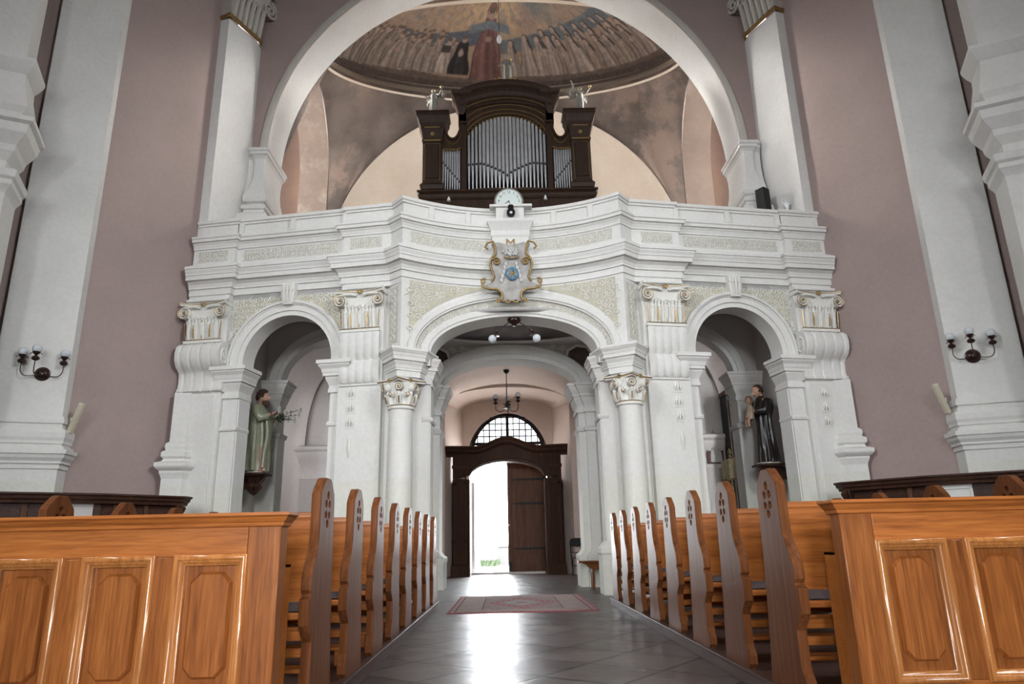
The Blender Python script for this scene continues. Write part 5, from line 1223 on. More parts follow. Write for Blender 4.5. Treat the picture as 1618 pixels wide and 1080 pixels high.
def skin_body(name, joints, edges, mat, parent, X):
    """one continuous body from a skeleton: skin + subdivision, baked"""
    me = bpy.data.meshes.new(name); ks = list(joints)
    o0 = ORG[parent.name]
    me.from_pydata([X @ Vector(joints[k][0])-o0 for k in ks], [(ks.index(a), ks.index(b_)) for a, b_ in edges], [])
    o = bpy.data.objects.new(name, me); C.objects.link(o)
    md = o.modifiers.new('skin', 'SKIN'); md.use_smooth_shade = True
    for i, k in enumerate(ks):
        sv = me.skin_vertices[0].data[i]; sv.radius = (joints[k][1],)*2; sv.use_root = (k == 'pelvis')
    o.modifiers.new('sub', 'SUBSURF').levels = 1
    o.modifiers['sub'].render_levels = 1
    bake(o); o.parent = parent; o.data.materials.clear(); o.data.materials.append(M[mat] if isinstance(mat, str) else mat); o.data.shade_smooth()
    return o
skin = plain('painted_skin', (0.46, 0.27, 0.19), 0.45); hairb = plain('painted_brown_hair', (0.045, 0.018, 0.008), 0.7, noise=0.3, nscale=40)
green = plain('painted_green_mantle', (0.26, 0.275, 0.19), 0.26, noise=0.15, nscale=6); tunic = plain('painted_rose_tunic', (0.34, 0.16, 0.13), 0.4); lily = plain('white_lily_petals', (0.72, 0.70, 0.62), 0.5); stemg = plain('dark_lily_leaves', (0.035, 0.055, 0.025), 0.5)
habit = plain('painted_black_habit', (0.018, 0.014, 0.013), 0.30, noise=0.2, nscale=8); childrobe = plain('painted_cream_robe', (0.42, 0.33, 0.24), 0.5)
J = lambda h: {'pelvis': ((0, -0.01*h, 0.52*h), 0.055*h), 'spine': ((0, -0.01*h, 0.65*h), 0.052*h), 'chest': ((0, -0.012*h, 0.76*h), 0.06*h), 'neck': ((0, 0.01*h, 0.845*h), 0.034*h), 'skull': ((0, 0.02*h, 0.90*h), 0.04*h),
               'hipl': ((-0.05*h, -0.01*h, 0.48*h), 0.042*h), 'kneel': ((-0.05*h, 0.0, 0.27*h), 0.033*h), 'anklel': ((-0.06*h, 0, 0.05*h), 0.026*h), 'toel': ((-0.065*h, 0.06*h, 0.018*h), 0.017*h),
               'hipr': ((0.05*h, -0.01*h, 0.48*h), 0.042*h), 'kneer': ((0.05*h, 0.0, 0.27*h), 0.033*h), 'ankler': ((0.06*h, 0, 0.05*h), 0.026*h), 'toer': ((0.07*h, 0.06*h, 0.018*h), 0.017*h)}
E0 = [('pelvis', 'spine'), ('spine', 'chest'), ('chest', 'neck'), ('neck', 'skull'), ('pelvis', 'hipl'), ('hipl', 'kneel'), ('kneel', 'anklel'), ('anklel', 'toel'), ('pelvis', 'hipr'), ('hipr', 'kneer'), ('kneer', 'ankler'), ('ankler', 'toer')]
def arms(j, h, l, r):
    j = dict(j)
    for sg, nm, pts in ((-1, 'l', l), (1, 'r', r)):
        j['sh'+nm] = ((sg*0.11*h, 0, 0.80*h), 0.045*h); j['el'+nm] = (tuple(c*h for c in pts[0]), 0.034*h); j['wr'+nm] = (tuple(c*h for c in pts[1]), 0.022*h)
    return j
E1 = E0+[('chest', 'shl'), ('shl', 'ell'), ('ell', 'wrl'), ('chest', 'shr'), ('shr', 'elr'), ('elr', 'wrr')]
def bracket(name, label, x, y, z, s):
    t = thing(name, label, 'bracket', (x, y, z-0.42))
    b = MB(); w = 0.24
    prof = [(0.02, -0.42), (0.05, -0.40), (0.07, -0.34), (0.05, -0.30), (0.10, -0.26), (0.12, -0.20), (0.10, -0.16), (0.16, -0.12), (0.18, -0.08), (0.22, -0.07), (0.26, -0.04), (0.27, 0.0), (0.0, 0.0)]
    b.lathe([(r, z+zz) for r, zz in prof[:-1]], (x, y), 20); 
    b.box(min(x, x-s*0.0)-0.26, max(x, x)+0.26, y-0.26, y+0.26, z-0.035, z)
    b.build('console', 'stallwood', t, angle=30)
    b = MB()
    for k in range(7):
        a = k*2*PI/7; b.tube([(x+0.05*math.cos(a), y+0.05*math.sin(a), z-0.38), (x+0.13*math.cos(a), y+0.13*math.sin(a), z-0.26), (x+0.10*math.cos(a), y+0.10*math.sin(a), z-0.19), (x+0.20*math.cos(a), y+0.20*math.sin(a), z-0.10)], [0.02, 0.035, 0.03, 0.025], 6)
    b.build('carved_leaves', 'stallwood', t)
    b = MB(); b.box(min(x-s*0.0, x+s*0.5), max(x, x+s*0.5), y-0.10, y+0.10, z-0.30, z-0.05); b.build('wall_block', 'stallwood', t)
    return t
# bearded man in a green mantle with lilies, on the left
SX, SY, SZ = -5.0, 14.2, 2.33
bracket('wall_bracket', 'dark carved wooden bracket under the green-robed statue in the left arch', SX, SY, SZ, -1)
t = thing('statue', 'painted statue of a bearded man in a green mantle, in the left arch', 'statue', (SX, SY, SZ))
X = Matrix.Translation((SX, SY, SZ)) @ Matrix.Rotation(R(-96), 4, 'Z')     # faces the middle of the church
h = 1.66
j = arms(J(h), h, ((-0.15, 0.05, 0.66), (-0.05, 0.15, 0.655)), ((0.15, 0.06, 0.65), (0.04, 0.17, 0.71)))
body = skin_body('body', j, E1, skin, t, X)
b = MB(); b.X = X; head(b, (0, 0.035*h, 0.925*h), 0.078*h)
hand(b, (-0.05*h, 0.15*h, 0.655*h), (0.25, 0.9, 0.0), (0.3, 0, 1), 0.10*h, 0.9, 1); hand(b, (0.04*h, 0.17*h, 0.71*h), (-0.5, 0.75, 0.3), (-0.3, -0.3, 1), 0.10*h, 0.6, -1); b.build('head_and_hands', skin, body)
b = MB(); b.X = X
robe(b, [(0.03*h, 0, -0.02, 0.20, 0.235), (0.2*h, 0, -0.02, 0.20, 0.225), (0.4*h, 0, -0.015, 0.20, 0.215), (0.55*h, 0, -0.015, 0.205, 0.20), (0.68*h, 0, -0.03, 0.215, 0.185), (0.77*h, 0, -0.03, 0.205, 0.155), (0.82*h, 0, 0.0, 0.15, 0.095), (0.85*h, 0, 0.01, 0.07, 0.065)], fold=0.065, k=7, seed=2)
for sg, P in ((-1, [(-0.12, 0.0, 0.79), (-0.155, 0.035, 0.70), (-0.15, 0.06, 0.655), (-0.09, 0.12, 0.645)]), (1, [(0.12, 0.0, 0.79), (0.155, 0.04, 0.70), (0.15, 0.07, 0.65), (0.08, 0.14, 0.68)])):
    b.tube([tuple(c*h for c in p) for p in P], [0.075, 0.08, 0.085, 0.07], 10)
for k, (x0, x1) in enumerate(((-0.10, 0.05), (-0.05, 0.08), (0.0, 0.09), (0.06, 0.06))):    # hanging front folds of the mantle
    b.tube([(x0*h, 0.125*h, (0.70-0.02*k)*h), (x0*0.5*h+x1*0.3*h, 0.14*h, 0.5*h), (x1*h*0.9, 0.13*h, 0.25*h), (x1*h, 0.125*h, 0.06*h)], [0.03, 0.045, 0.04, 0.03], 8)
b.build('mantle', green, t, angle=60)
b = MB(); b.X = X; robe(b, [(0.02*h, 0.02, 0.105, 0.13, 0.11), (0.3*h, 0.02, 0.10, 0.115, 0.105), (0.55*h, 0.01, 0.06, 0.11, 0.105), (0.74*h, 0, 0.045, 0.09, 0.09), (0.83*h, 0, 0.02, 0.06, 0.05)], fold=0.03, k=6, seed=5); b.build('tunic', tunic, t, angle=60)
b = MB(); b.X = X
c = Vector((0, 0.035*h, 0.925*h)); r = 0.080*h
for i in range(46):
    a = i*2.399; e = -0.35+1.85*(i/46); p = c+Vector((math.sin(a)*math.cos(e)*0.82, -0.12+math.cos(a)*math.cos(e)*0.88, 0.12+math.sin(e)*1.05))*r
    if math.cos(a)*math.cos(e) > 0.45 and e < 0.75: continue
    b.ball(p, r*0.27, n=7, m=5)
for i in range(18):
    a = (i/17-0.5)*2.2; b.tube([c+Vector((math.sin(a)*0.66, math.cos(a)*0.72, -0.55))*r, c+Vector((math.sin(a)*0.6, math.cos(a)*0.85, -1.0))*r, c+Vector((math.sin(a)*0.22, 0.82, -1.5))*r], [r*0.2, r*0.18, r*0.05], 5)
b.build('hair_and_beard', hairb, t)
b = MB(); b.X = X; b.prism([(0.2*math.cos(2*PI*i/8+PI/8), 0.2*math.sin(2*PI*i/8+PI/8)) for i in range(8)], 0.0, 0.035); b.build('plinth', 'grey', t)
lb = thing('lily_bunch', 'bunch of white lilies held out by the green-robed statue', 'flowers', tuple(X @ Vector((0.0, 0.22*h, 0.64*h))))
b = MB(); b.X = X; fl = MB(); fl.X = X; random.seed(12)
for i in range(11):
    e = Vector((random.uniform(-0.16, 0.16), 0.33+0.27*random.random()+0.02*i, 0.60*h+0.06+0.24*random.random()))
    b.tube([(0.0, 0.20, 0.655*h), (0.0, 0.29, 0.645*h), tuple((Vector((0, 0.31, 0.64*h))+e)/2+Vector((0, 0, 0.03))), tuple(e)], 0.007, 5)
    for k in range(6):
        a = k*PI/3; d = Vector((math.cos(a), 0.5, math.sin(a))); fl.tube([e, e+d*0.025, e+d*0.05+Vector((0, 0.012, 0)), e+d*0.065], [0.008, 0.02, 0.014, 0.003], 5)
for i in range(12):
    a = random.uniform(0, 6.28); p = Vector((0, 0.33+0.17*random.random(), 0.62*h+0.1*random.random())); d = Vector((math.cos(a)*0.9, 0.4, math.sin(a))).normalized()
    b.tube([p, p+d*0.05, p+d*0.13], [0.006, 0.016, 0.002], 5)
b.build('stems', stemg, lb); fl.build('petals', lily, lb)
# monk in a black habit holding a child, on the right
SX, SY, SZ = 5.30, 14.2, 2.30
bracket('wall_bracket', 'dark carved wooden bracket under the black-robed statue in the right arch', SX, SY, SZ, 1)
t = thing('statue', 'painted statue of a black-robed monk holding a small child, in the right arch', 'statue', (SX, SY, SZ))
X = Matrix.Translation((SX, SY, SZ)) @ Matrix.Rotation(R(102), 4, 'Z')
h = 1.62
j = arms(J(h), h, ((-0.15, 0.05, 0.66), (-0.03, 0.16, 0.66)), ((0.15, 0.06, 0.64), (0.03, 0.17, 0.60)))
body = skin_body('body', j, E1, skin, t, X)
b = MB(); b.X = X; head(b, (0.0, 0.055*h, 0.915*h), 0.072*h, 0.25, -0.45)
hand(b, (-0.03*h, 0.16*h, 0.66*h), (0.6, 0.7, 0.0), (0.3, 0.5, 1), 0.10*h, 0.8, 1); hand(b, (0.03*h, 0.17*h, 0.60*h), (-0.6, 0.7, 0.1), (-0.3, 0.2, 1), 0.10*h, 0.7, -1); b.build('head_and_hands', skin, body)
b = MB(); b.X = X
robe(b, [(0.015*h, 0, -0.02, 0.22, 0.20), (0.2*h, 0, -0.02, 0.195, 0.175), (0.4*h, 0, -0.015, 0.175, 0.155), (0.55*h, 0, -0.01, 0.165, 0.145), (0.68*h, 0, -0.015, 0.19, 0.14), (0.77*h, 0, -0.015, 0.19, 0.12), (0.83*h, 0, 0.0, 0.13, 0.09), (0.86*h, 0, 0.015, 0.075, 0.07)], fold=0.04, k=8, seed=9)
for P in ([(-0.12, 0.0, 0.79), (-0.155, 0.035, 0.71), (-0.15, 0.06, 0.65), (-0.07, 0.13, 0.655)], [(0.12, 0.0, 0.79), (0.155, 0.04, 0.70), (0.15, 0.07, 0.63), (0.07, 0.145, 0.60)]):
    b.tube([tuple(c_*h for c_ in p) for p in P], [0.075, 0.08, 0.09, 0.075], 10)
b.tube([(0, -0.13, 0.82*h), (0, -0.17, 0.72*h), (0, -0.16, 0.6*h)], [0.09, 0.10, 0.04], 8)
b.build('habit', habit, t, angle=60)
b = MB(); b.X = X; c = Vector((0.0, 0.055*h, 0.915*h)); r = 0.072*h
for i in range(44):
    a = i*2.399; e = -0.2+1.7*(i/44); p = c+Vector((math.sin(a)*math.cos(e)*0.80, -0.22+math.cos(a)*math.cos(e)*0.85, 0.18+math.sin(e)*0.95))*r
    if math.cos(a)*math.cos(e) > 0.35 and e < 0.8: continue
    b.ball(p, r*0.24, n=7, m=5)
b.build('hair', hairb, t)
b = MB(); b.X = X    # the child on his arm
ch = (0.02, 0.30); zc = 0.60*h
robe(b, [(zc-0.06, ch[0], ch[1]-0.01, 0.075, 0.075), (zc+0.06, ch[0], ch[1]-0.02, 0.085, 0.075), (zc+0.18, ch[0], ch[1]-0.03, 0.075, 0.06), (zc+0.25, ch[0], ch[1]-0.02, 0.035, 0.035)], n=32, rows=12, fold=0.015, k=6, seed=3)
for sg in (-1, 1): b.tube([(ch[0]+sg*0.06, ch[1]-0.02, zc+0.2), (ch[0]+sg*0.10, ch[1]+0.0, zc+0.12), (ch[0]+sg*0.05, ch[1]-0.04, zc+0.14)], [0.03, 0.028, 0.02], 8)
child = b.build('child', childrobe, t, angle=60); child['label'] = 'small child in a cream robe'
b = MB(); b.X = X; head(b, (ch[0], ch[1]-0.01, zc+0.32), 0.075, 1.2, 0)
for sg in (-1, 1): b.tube([(ch[0]+sg*0.03, ch[1]+0.02, zc-0.03), (ch[0]+sg*0.04, ch[1]+0.06, zc-0.10), (ch[0]+sg*0.04, ch[1]+0.05, zc-0.20), (ch[0]+sg*0.04, ch[1]+0.09, zc-0.22)], [0.035, 0.03, 0.02, 0.014], 8)
b.build('child_head_and_legs', skin, child)
b = MB(); b.X = X
for i in range(30):
    a = i*2.399; e = -0.1+1.6*(i/30); b.ball((ch[0]+0.062*math.sin(a)*math.cos(e), ch[1]-0.02+0.07*math.cos(a)*math.cos(e)*0.9-0.01, zc+0.335+0.075*math.sin(e)), 0.022, n=7, m=5) if not (math.sin(a+0.3) < -0.4 and e < 0.6) else None
b.build('child_hair', plain('painted_fair_hair', (0.20, 0.09, 0.04), 0.5), child)
b = MB(); b.X = X; b.prism([(0.24*math.cos(2*PI*i/8+PI/8), 0.24*math.sin(2*PI*i/8+PI/8)) for i in range(8)], 0.0, 0.03); b.build('plinth', 'grey', t)
# silvered figures on top of the organ
def small_figure(name, label, x, z, h, yaw, wings, armL, armR, seed, ycen=OY+0.1):
    t = thing(name, label, 'statue', (x, ycen, z), 'figures on the organ')
    X = Matrix.Translation((x, ycen, z)) @ Matrix.Rotation(PI+yaw, 4, 'Z')
    j = arms(J(h), h, armL, armR); body = skin_body('body', j, E1, 'silver', t, X)
    b = MB(); b.X = X; head(b, (0, 0.03*h, 0.925*h), 0.07*h)
    for pts, sg in ((armL, 1), (armR, -1)):
        w = Vector(pts[1])*h; d = (Vector(pts[1])-Vector(pts[0])); hand(b, w, d, (0, 0.2, 1), 0.10*h, 0.5, sg)
    b.build('head_and_hands', 'silver', body)
    b = MB(); b.X = X
    robe(b, [(0.01*h, 0, 0, 0.15*h, 0.12*h), (0.25*h, 0.01*h, 0, 0.12*h, 0.105*h), (0.48*h, 0, 0, 0.125*h, 0.10*h), (0.62*h, 0, 0, 0.10*h, 0.085*h), (0.76*h, 0, 0, 0.12*h, 0.085*h), (0.84*h, 0, 0.005*h, 0.045*h, 0.045*h)], n=40, rows=18, fold=0.03*h, k=7, seed=seed); b.build('drapery', 'silver', t, angle=60)
    b = MB(); b.X = X
    for i in range(24):
        a = i*2.399; e = -0.1+1.6*(i/24)
        if math.cos(a)*math.cos(e) > 0.4 and e < 0.7: continue
        b.ball((0.055*h*math.sin(a)*math.cos(e), 0.02*h+0.06*h*math.cos(a)*math.cos(e), 0.94*h+0.065*h*math.sin(e)), 0.02*h, n=7, m=5)
    b.build('hair', 'golddull', t)
    b = MB(); b.X = X; e = Vector(armL[1])*h; b.ball(e+Vector((0, 0.03*h, 0.05*h)), 0.05*h, n=12, m=8); b.tube([e+Vector((0, 0.03*h, -0.05*h)), e+Vector((0, 0.03*h, 0.12*h))], 0.012*h, 6); b.build('gilded_attribute', 'gold', t)
    if wings:
        b = MB(); b.X = X
        for sg in (-1, 1):
            for k in range(7):
                a = R(70-18*k); b.tube([(sg*0.05*h, -0.09*h, 0.74*h), (sg*(0.16+0.02*k)*h, -0.13*h, (0.80-0.03*k)*h), (sg*(0.10+0.26*math.cos(a))*h, -0.14*h, (0.74+0.30*math.sin(a))*h)], [0.03*h, 0.032*h, 0.008*h], 6)
        b.build('wings', 'silver', t)
    b = MB(); b.X = X; b.lathe([(0.17*h, 0.0), (0.17*h, 0.03*h), (0.14*h, 0.05*h)], (0, 0), 16); b.build('plinth', 'silver', t)
    return t, X
small_figure('statue', 'silvered angel with a raised arm on the left tower of the organ', OX-1.84, 11.315, 0.80, -0.4, True, ((-0.24, 0.05, 0.72), (-0.36, 0.12, 0.86)), ((0.18, 0.08, 0.68), (0.16, 0.20, 0.66)), 21)
small_figure('statue', 'silvered angel with both arms raised on the right tower of the organ', OX+1.90, 11.315, 0.80, 0.35, True, ((-0.22, 0.06, 0.84), (-0.32, 0.10, 1.0)), ((0.22, 0.05, 0.86), (0.30, 0.10, 1.04)), 22)
small_figure('statue', 'silvered crowned figure standing at the middle of the organ top', OX+0.06, 12.195, 0.94, 0.15, False, ((-0.17, 0.06, 0.66), (-0.05, 0.16, 0.68)), ((0.18, 0.06, 0.66), (0.24, 0.14, 0.55)), 23)
# light fitting on a long thread in front of the vault painting
hb = thing('hanging_bulb', 'small white oval bulb hanging on a thin cable before the vault painting', 'lamp', (0.04, 14.6, 13.0))
b = MB(); b.tube([(0.04, 14.6, 12.98), (0.04, 14.6, 17.0)], 0.006, 5); b.build('cable', 'iron', hb)
b = MB(); b.ball((0.04, 14.6, 12.86), 0.075, (0.8, 0.8, 1.6), n=16, m=12); b.build('bulb', 'plainwhite', hb)
# ------------------------------------------------------------------ pews
def circle(cy, cz, r, n=14, sy=1.0): return [(cy+r*sy*math.cos(2*PI*i/n), cz+r*math.sin(2*PI*i/n)) for i in range(n)]
def smooth_poly(pts):
    return pts
END = [(-.235, 0.0), (-.265, .03), (-.265, .075), (-.235, .115), (-.222, .14), (-.218, .32), (-.232, .345), (-.30, .41), (-.305, .425), (-.305, .535), (-.265, .545), (-.265, .565), (-.283, .585), (-.287, .62), (-.275, .665), (-.25, .71), (-.215, .755), (-.188, .80), (-.175, .85), (-.172, .90), (-.172, 1.085), (-.150, 1.112), (-.075, 1.172), (-.055, 1.18), (.035, 1.18), (.055, 1.170), (.125, 1.10), (.135, 1.06), (.15, .66), (.19, .28), (.235, 0.0)]
HOLES = [circle(-.015, 1.088, .029), circle(-.015, .928, .029), circle(-.052, 1.039, .027), circle(.022, 1.039, .027), circle(-.052, .977, .027), circle(.022, .977, .027)]
ev, ef = flat_shape([END]+HOLES, 0.055, 0.006, 2)
def make_pew(s, length):
    """aisle end at local x=0, seats run outwards (s); faces the camera (-y); floor of the platform at z=0"""
    t = thing('pew', None, 'pew', (0, 0, 0))
    def end(x):
        b = MB(); b.add([(x+v.z, v.x, v.y) for v in ev], ef); return b.build('end_panel', 'oakend', t, local=True, angle=22)
    end(s*0.0275); end(s*(length-0.0275))
    x0, x1 = sorted((s*0.05, s*(length-0.05)))
    b = MB(); f = lambda x, y, z: (x, y+0.045*(z-0.5), z)
    v = [(x, 0.115-0.06*(z-0.53)+d, z) for x in (x0, x1) for d in (-0.013, 0.013) for z in (0.50, 0.97)]
    b.add(v, [(0, 1, 3, 2), (4, 6, 7, 5), (0, 4, 5, 1), (2, 3, 7, 6), (0, 2, 6, 4), (1, 5, 7, 3)]); b.build('backrest', 'oakx', t, local=True)
    b = MB(); b.box(x0, x1, 0.065, 0.115, 0.965, 1.0); b.box(x0, x1, 0.072, 0.082, 0.955, 0.967); b.build('top_rail', 'oakx', t, local=True, bevel=0.008)
    b = MB(); b.box(x0, x1, -0.225, 0.10, 0.43, 0.468); b.build('seat', 'oakx', t, local=True, bevel=0.010)
    for y, z in ((0.10, 0.315), (-0.10, 0.315), (0.12, 0.20)):
        b = MB(); b.box(x0, x1, y-0.014, y+0.014, z, z+0.05); b.build('stretcher', 'oakx', t, local=True, bevel=0.005)
    b = MB(); b.box(x0, x1, 0.22, 0.36, 0.10, 0.125); b.box(x0+0.1, x0+0.14, 0.24, 0.34, 0.0, 0.10); b.box(x1-0.14, x1-0.1, 0.24, 0.34, 0.0, 0.10); b.build('kneeler', 'oakx', t, local=True, bevel=0.006)
    return t
def make_cushion(s, length):
    x0, x1 = sorted((s*0.075, s*(length-0.075)))
    b = MB(); nx, ny = 40, 8; rr = random.Random(2)
    def fn(i, j):
        x = x0+(x1-x0)*i/nx; y = -0.205+0.29*j/ny; e = min(1, min(i, nx-i)/1.5, min(j, ny-j)/1.5)
        return (x, y, 0.472+0.036*e**0.6+0.004*math.sin(i*1.3+j))
    b.grid(nx, ny, fn); b.grid(1, 1, lambda i, j: (x0+(x1-x0)*i, -0.205+0.29*j, 0.470))
    return b.build('pew_cushion', 'cushion', None, local=True, angle=70)
YP = [4.20, 5.09, 5.99, 6.90, 7.79, 8.72, 9.63, 10.52]
ordinal = ['front', 'second', 'third', 'fourth', 'fifth', 'sixth', 'seventh', 'hindmost']
for s, xa, ln in ((-1, -1.035, 2.14), (1, 1.525, 2.1)):
    side = 'left' if s < 0 else 'right'
    proto = make_pew(s, ln); cproto = make_cushion(s, ln)
    for i, y in enumerate(YP):
        o = proto if i == 0 else copy_tree(proto); o.location = (xa, y, 0.1)
        lab = '%s oak pew on the %s of the aisle, with pointed pierced end panel' % (('frontmost' if i == 0 else 'hindmost' if i == 7 else ordinal[i]+'-from-front'), side)
        tag(o, lab, 'pew', 'oak pews on the %s of the aisle' % side)
        c = cproto if i == 0 else copy_tree(cproto); c.location = (xa, y, 0.1)
        tag(c, 'grey-violet seat cushion on the %s pew %s of the aisle' % ((ordinal[i] if i in (0, 7) else ordinal[i]+'-from-front'), side), 'cushion', 'cushions on the %s pews' % side)
# panelled desks in front of the pews
def desk(s, xa, label):
    t = thing('panelled_desk', label, 'pew desk', (xa, 3.6, 0.1), 'panelled desks before the pews')
    f = lambda u, d, z: (xa+s*u, 3.55-d, z)
    Ltot = 2.35
    b = MB(); b.hexa(f, 0.01, Ltot, -0.06, -0.03, 0.1, 1.0); b.build('back_board', 'oak', t)
    b = MB(); b.hexa(f, 0, 0.16, -0.11, 0, 0.1, 1.02); b.build('corner_post', 'oak', t, bevel=0.006)
    b = MB(); b.hexa(f, 0.16, Ltot, -0.04, 0, 0.868, 1.02); b.build('top_rail', 'oakx', t, bevel=0.004)
    b = MB(); b.hexa(f, 0.16, Ltot, -0.04, 0, 0.1, 0.24); b.build('bottom_rail', 'oakx', t, bevel=0.004)
    b = MB(); q = [(-0.0, 0.11), (-0.0, -0.0), (Ltot, -0.0)]
    pts = [(xa+s*u, 3.55+y) for u, y in ((0.0, 0.12), (0.0, 0.0), (Ltot, 0.0))]
    if s < 0: pts = pts[::-1]
    b.sweep(pts, [(0.0, 1.0), (0.012, 1.005), (0.014, 1.02), (0.03, 1.035), (0.034, 1.045), (0.05, 1.055), (0.05, 1.068), (-0.2, 1.072), (-0.2, 1.0)], caps=True); b.box(min(xa, xa+s*Ltot), max(xa, xa+s*Ltot), 3.55, 3.66, 1.0, 1.071)
    b.build('cornice', 'oakx', t, angle=30)
    b = MB(); b.hexa(f, 0.03, Ltot, -0.30, -0.10, 0.80, 0.82); b.hexa(f, 0.03, 0.06, -0.30, -0.06, 0.1, 0.82); b.build('book_shelf', 'oakx', t, bevel=0.004)
    u = 0.16
    k = 0
    while u < Ltot-0.3:
        u0, u1 = u, u+0.335
        if k > 0 or True:
            b = MB(); b.hexa(f, u1, min(Ltot, u1+0.105), -0.04, 0, 0.24, 0.868); b.build('stile', 'oak', t, bevel=0.004)
        # moulded frame round the panel
        fr = MB(); n = [(-0.010, -0.002), (-0.010, 0.010), (-0.004, 0.020), (0.006, 0.024), (0.014, 0.020), (0.018, 0.010), (0.022, 0.010), (0.030, 0.004), (0.036, -0.006), (0.042, -0.008), (0.042, -0.03)]
        cs = [(u0, 0.24), (u1, 0.24), (u1, 0.868), (u0, 0.868)]
        rows = []
        for (cu, cz), (du, dz) in zip(cs, ((1, 1), (-1, 1), (-1, -1), (1, -1))):
            rows.append([f(cu+du*o, d, cz+dz*o) for o, d in n])
        m = len(n); fr.add([p for r in rows for p in r], [(i*m+j, ((i+1) % 4)*m+j, ((i+1) % 4)*m+j+1, i*m+j+1) for i in range(4) for j in range(m-1)])
        pf = fr.build('panel_frame', 'oakgloss', t, angle=50)
        a0, a1, z0, z1 = u0+0.066, u1-0.066, 0.32, 0.795; c = 0.045
        outl = [(a0+c, z0), (a1-c, z0), (a1, z0+c), (a1, z1-c), (a1-c, z1), (a0+c, z1), (a0, z1-c), (a0, z0+c)]
        cen_ = ((a0+a1)/2, (z0+z1)/2)
        ins = [(cen_[0]+(x-cen_[0])*0.88, cen_[1]+(z-cen_[1])*0.95) for x, z in outl]
        b = MB(); nn = len(outl); v = [f(x, -0.029, z) for x, z in outl]+[f(x, -0.010, z) for x, z in ins]
        b.add(v, [(i, (i+1) % nn, nn+(i+1) % nn, nn+i) for i in range(nn)]+[list(range(nn, 2*nn))]); b.build('raised_field', 'oak', t, angle=20)
        u = u1+0.105; k += 1
desk(-1, -1.10, 'panelled oak desk with moulded ledge before the pews on the left of the aisle')
desk(1, 1.64, 'panelled oak desk with moulded ledge before the pews on the right of the aisle')

# ------------------------------------------------------------------ dark stalls along the side walls
for s in (-1, 1):
    side = 'left' if s < 0 else 'right'
    t = thing('wall_stall', 'long dark wooden choir stall with a projecting cornice along the %s wall' % side, 'stall', (XM+s*6.6, 11.0, 0), 'dark stalls along the side walls')
    P = [(5.42, 12.0), (5.42, 11.78), (6.2, 10.80), (7.25, 10.12), (8.4, 9.55)]
    front = [(XM+s*x, y) for x, y in P]
    front = front[::-1] if s < 0 else front
    b = MB(); b.sweep(front, [(-0.25, 1.60), (-0.04, 1.60), (-0.03, 1.64), (0.0, 1.66), (0.01, 1.70), (0.04, 1.72), (0.04, 1.745), (-0.3, 1.76)]); b.build('cornice', 'stallwood', t, angle=30)
    def W(k, u, off, z):   # segment k, position u along it, offset towards the nave
        a, c = Vector((*P[k], 0)), Vector((*P[k+1], 0)); d = (c-a).normalized(); p = a+d*u; n_ = Vector((d.y, -d.x, 0)); n_ = -n_ if n_.x > 0 else n_
        p = p+n_*off; return (XM+s*p.x, p.y, z)
    def panel(k, u0, u1, off, th, z0, z1, nm, mat, bev=0.006):
        b = MB(); b.hexa(lambda u, o, z: W(k, u, o, z), u0, u1, off-th, off, z0, z1); return b.build(nm, mat, t, bevel=bev)
    L1 = math.hypot(0.78, 0.98); L2 = math.hypot(1.05, 0.68); L3 = math.hypot(1.15, 0.57)
    panel(1, 0.0, 0.10, -0.02, 0.30, 0, 1.62, 'end_post', 'stallwood')
    panel(1, 0.10, L1, -0.16, 0.04, 0, 1.6, 'back_panel', 'stallwood')
    panel(2, 0.0, 0.10, -0.14, 0.04, 0, 1.6, 'back_panel', 'stallwood')
    pp = panel(2, 0.10, 0.62, -0.14, 0.03, 0, 1.6, 'painted_panel', 'aisle' if s < 0 else 'white2'); pp['label'] = 'pale painted panel'
    if s > 0:
        for (u0, u1, z0, z1) in ((0.10, 0.14, 0.5, 1.58), (0.58, 0.62, 0.5, 1.58), (0.10, 0.62, 1.53, 1.58)): panel(2, u0, u1, -0.12, 0.02, z0, z1, 'panel_moulding', 'white2')
    panel(2, 0.62, L2, -0.16, 0.04, 0, 1.6, 'back_panel', 'stallwood'); panel(3, 0, L3, -0.16, 0.04, 0, 1.6, 'back_panel', 'stallwood')
    for k, u in ((1, 0.5), (1, 0.95), (2, 0.92), (3, 0.3), (3, 0.75)): panel(k, u, u+0.07, -0.12, 0.05, 0, 1.6, 'stall_post', 'leafwood')
    panel(1, 0.1, L1, 0.12, 0.28, 0.42, 0.46, 'seat', 'stallwood'); panel(2, 0.0, L2, 0.12, 0.26, 0.42, 0.46, 'seat', 'stallwood')
    b = MB(); b.tube([W(1, 0.04, 0.03, 1.60), W(1, 0.04, 0.06, 1.55), W(1, 0.04, 0.02, 1.48), W(1, 0.04, 0.0, 1.35)], [0.03, 0.05, 0.035, 0.015], 6); b.build('scroll_bracket', 'stallwood', t)

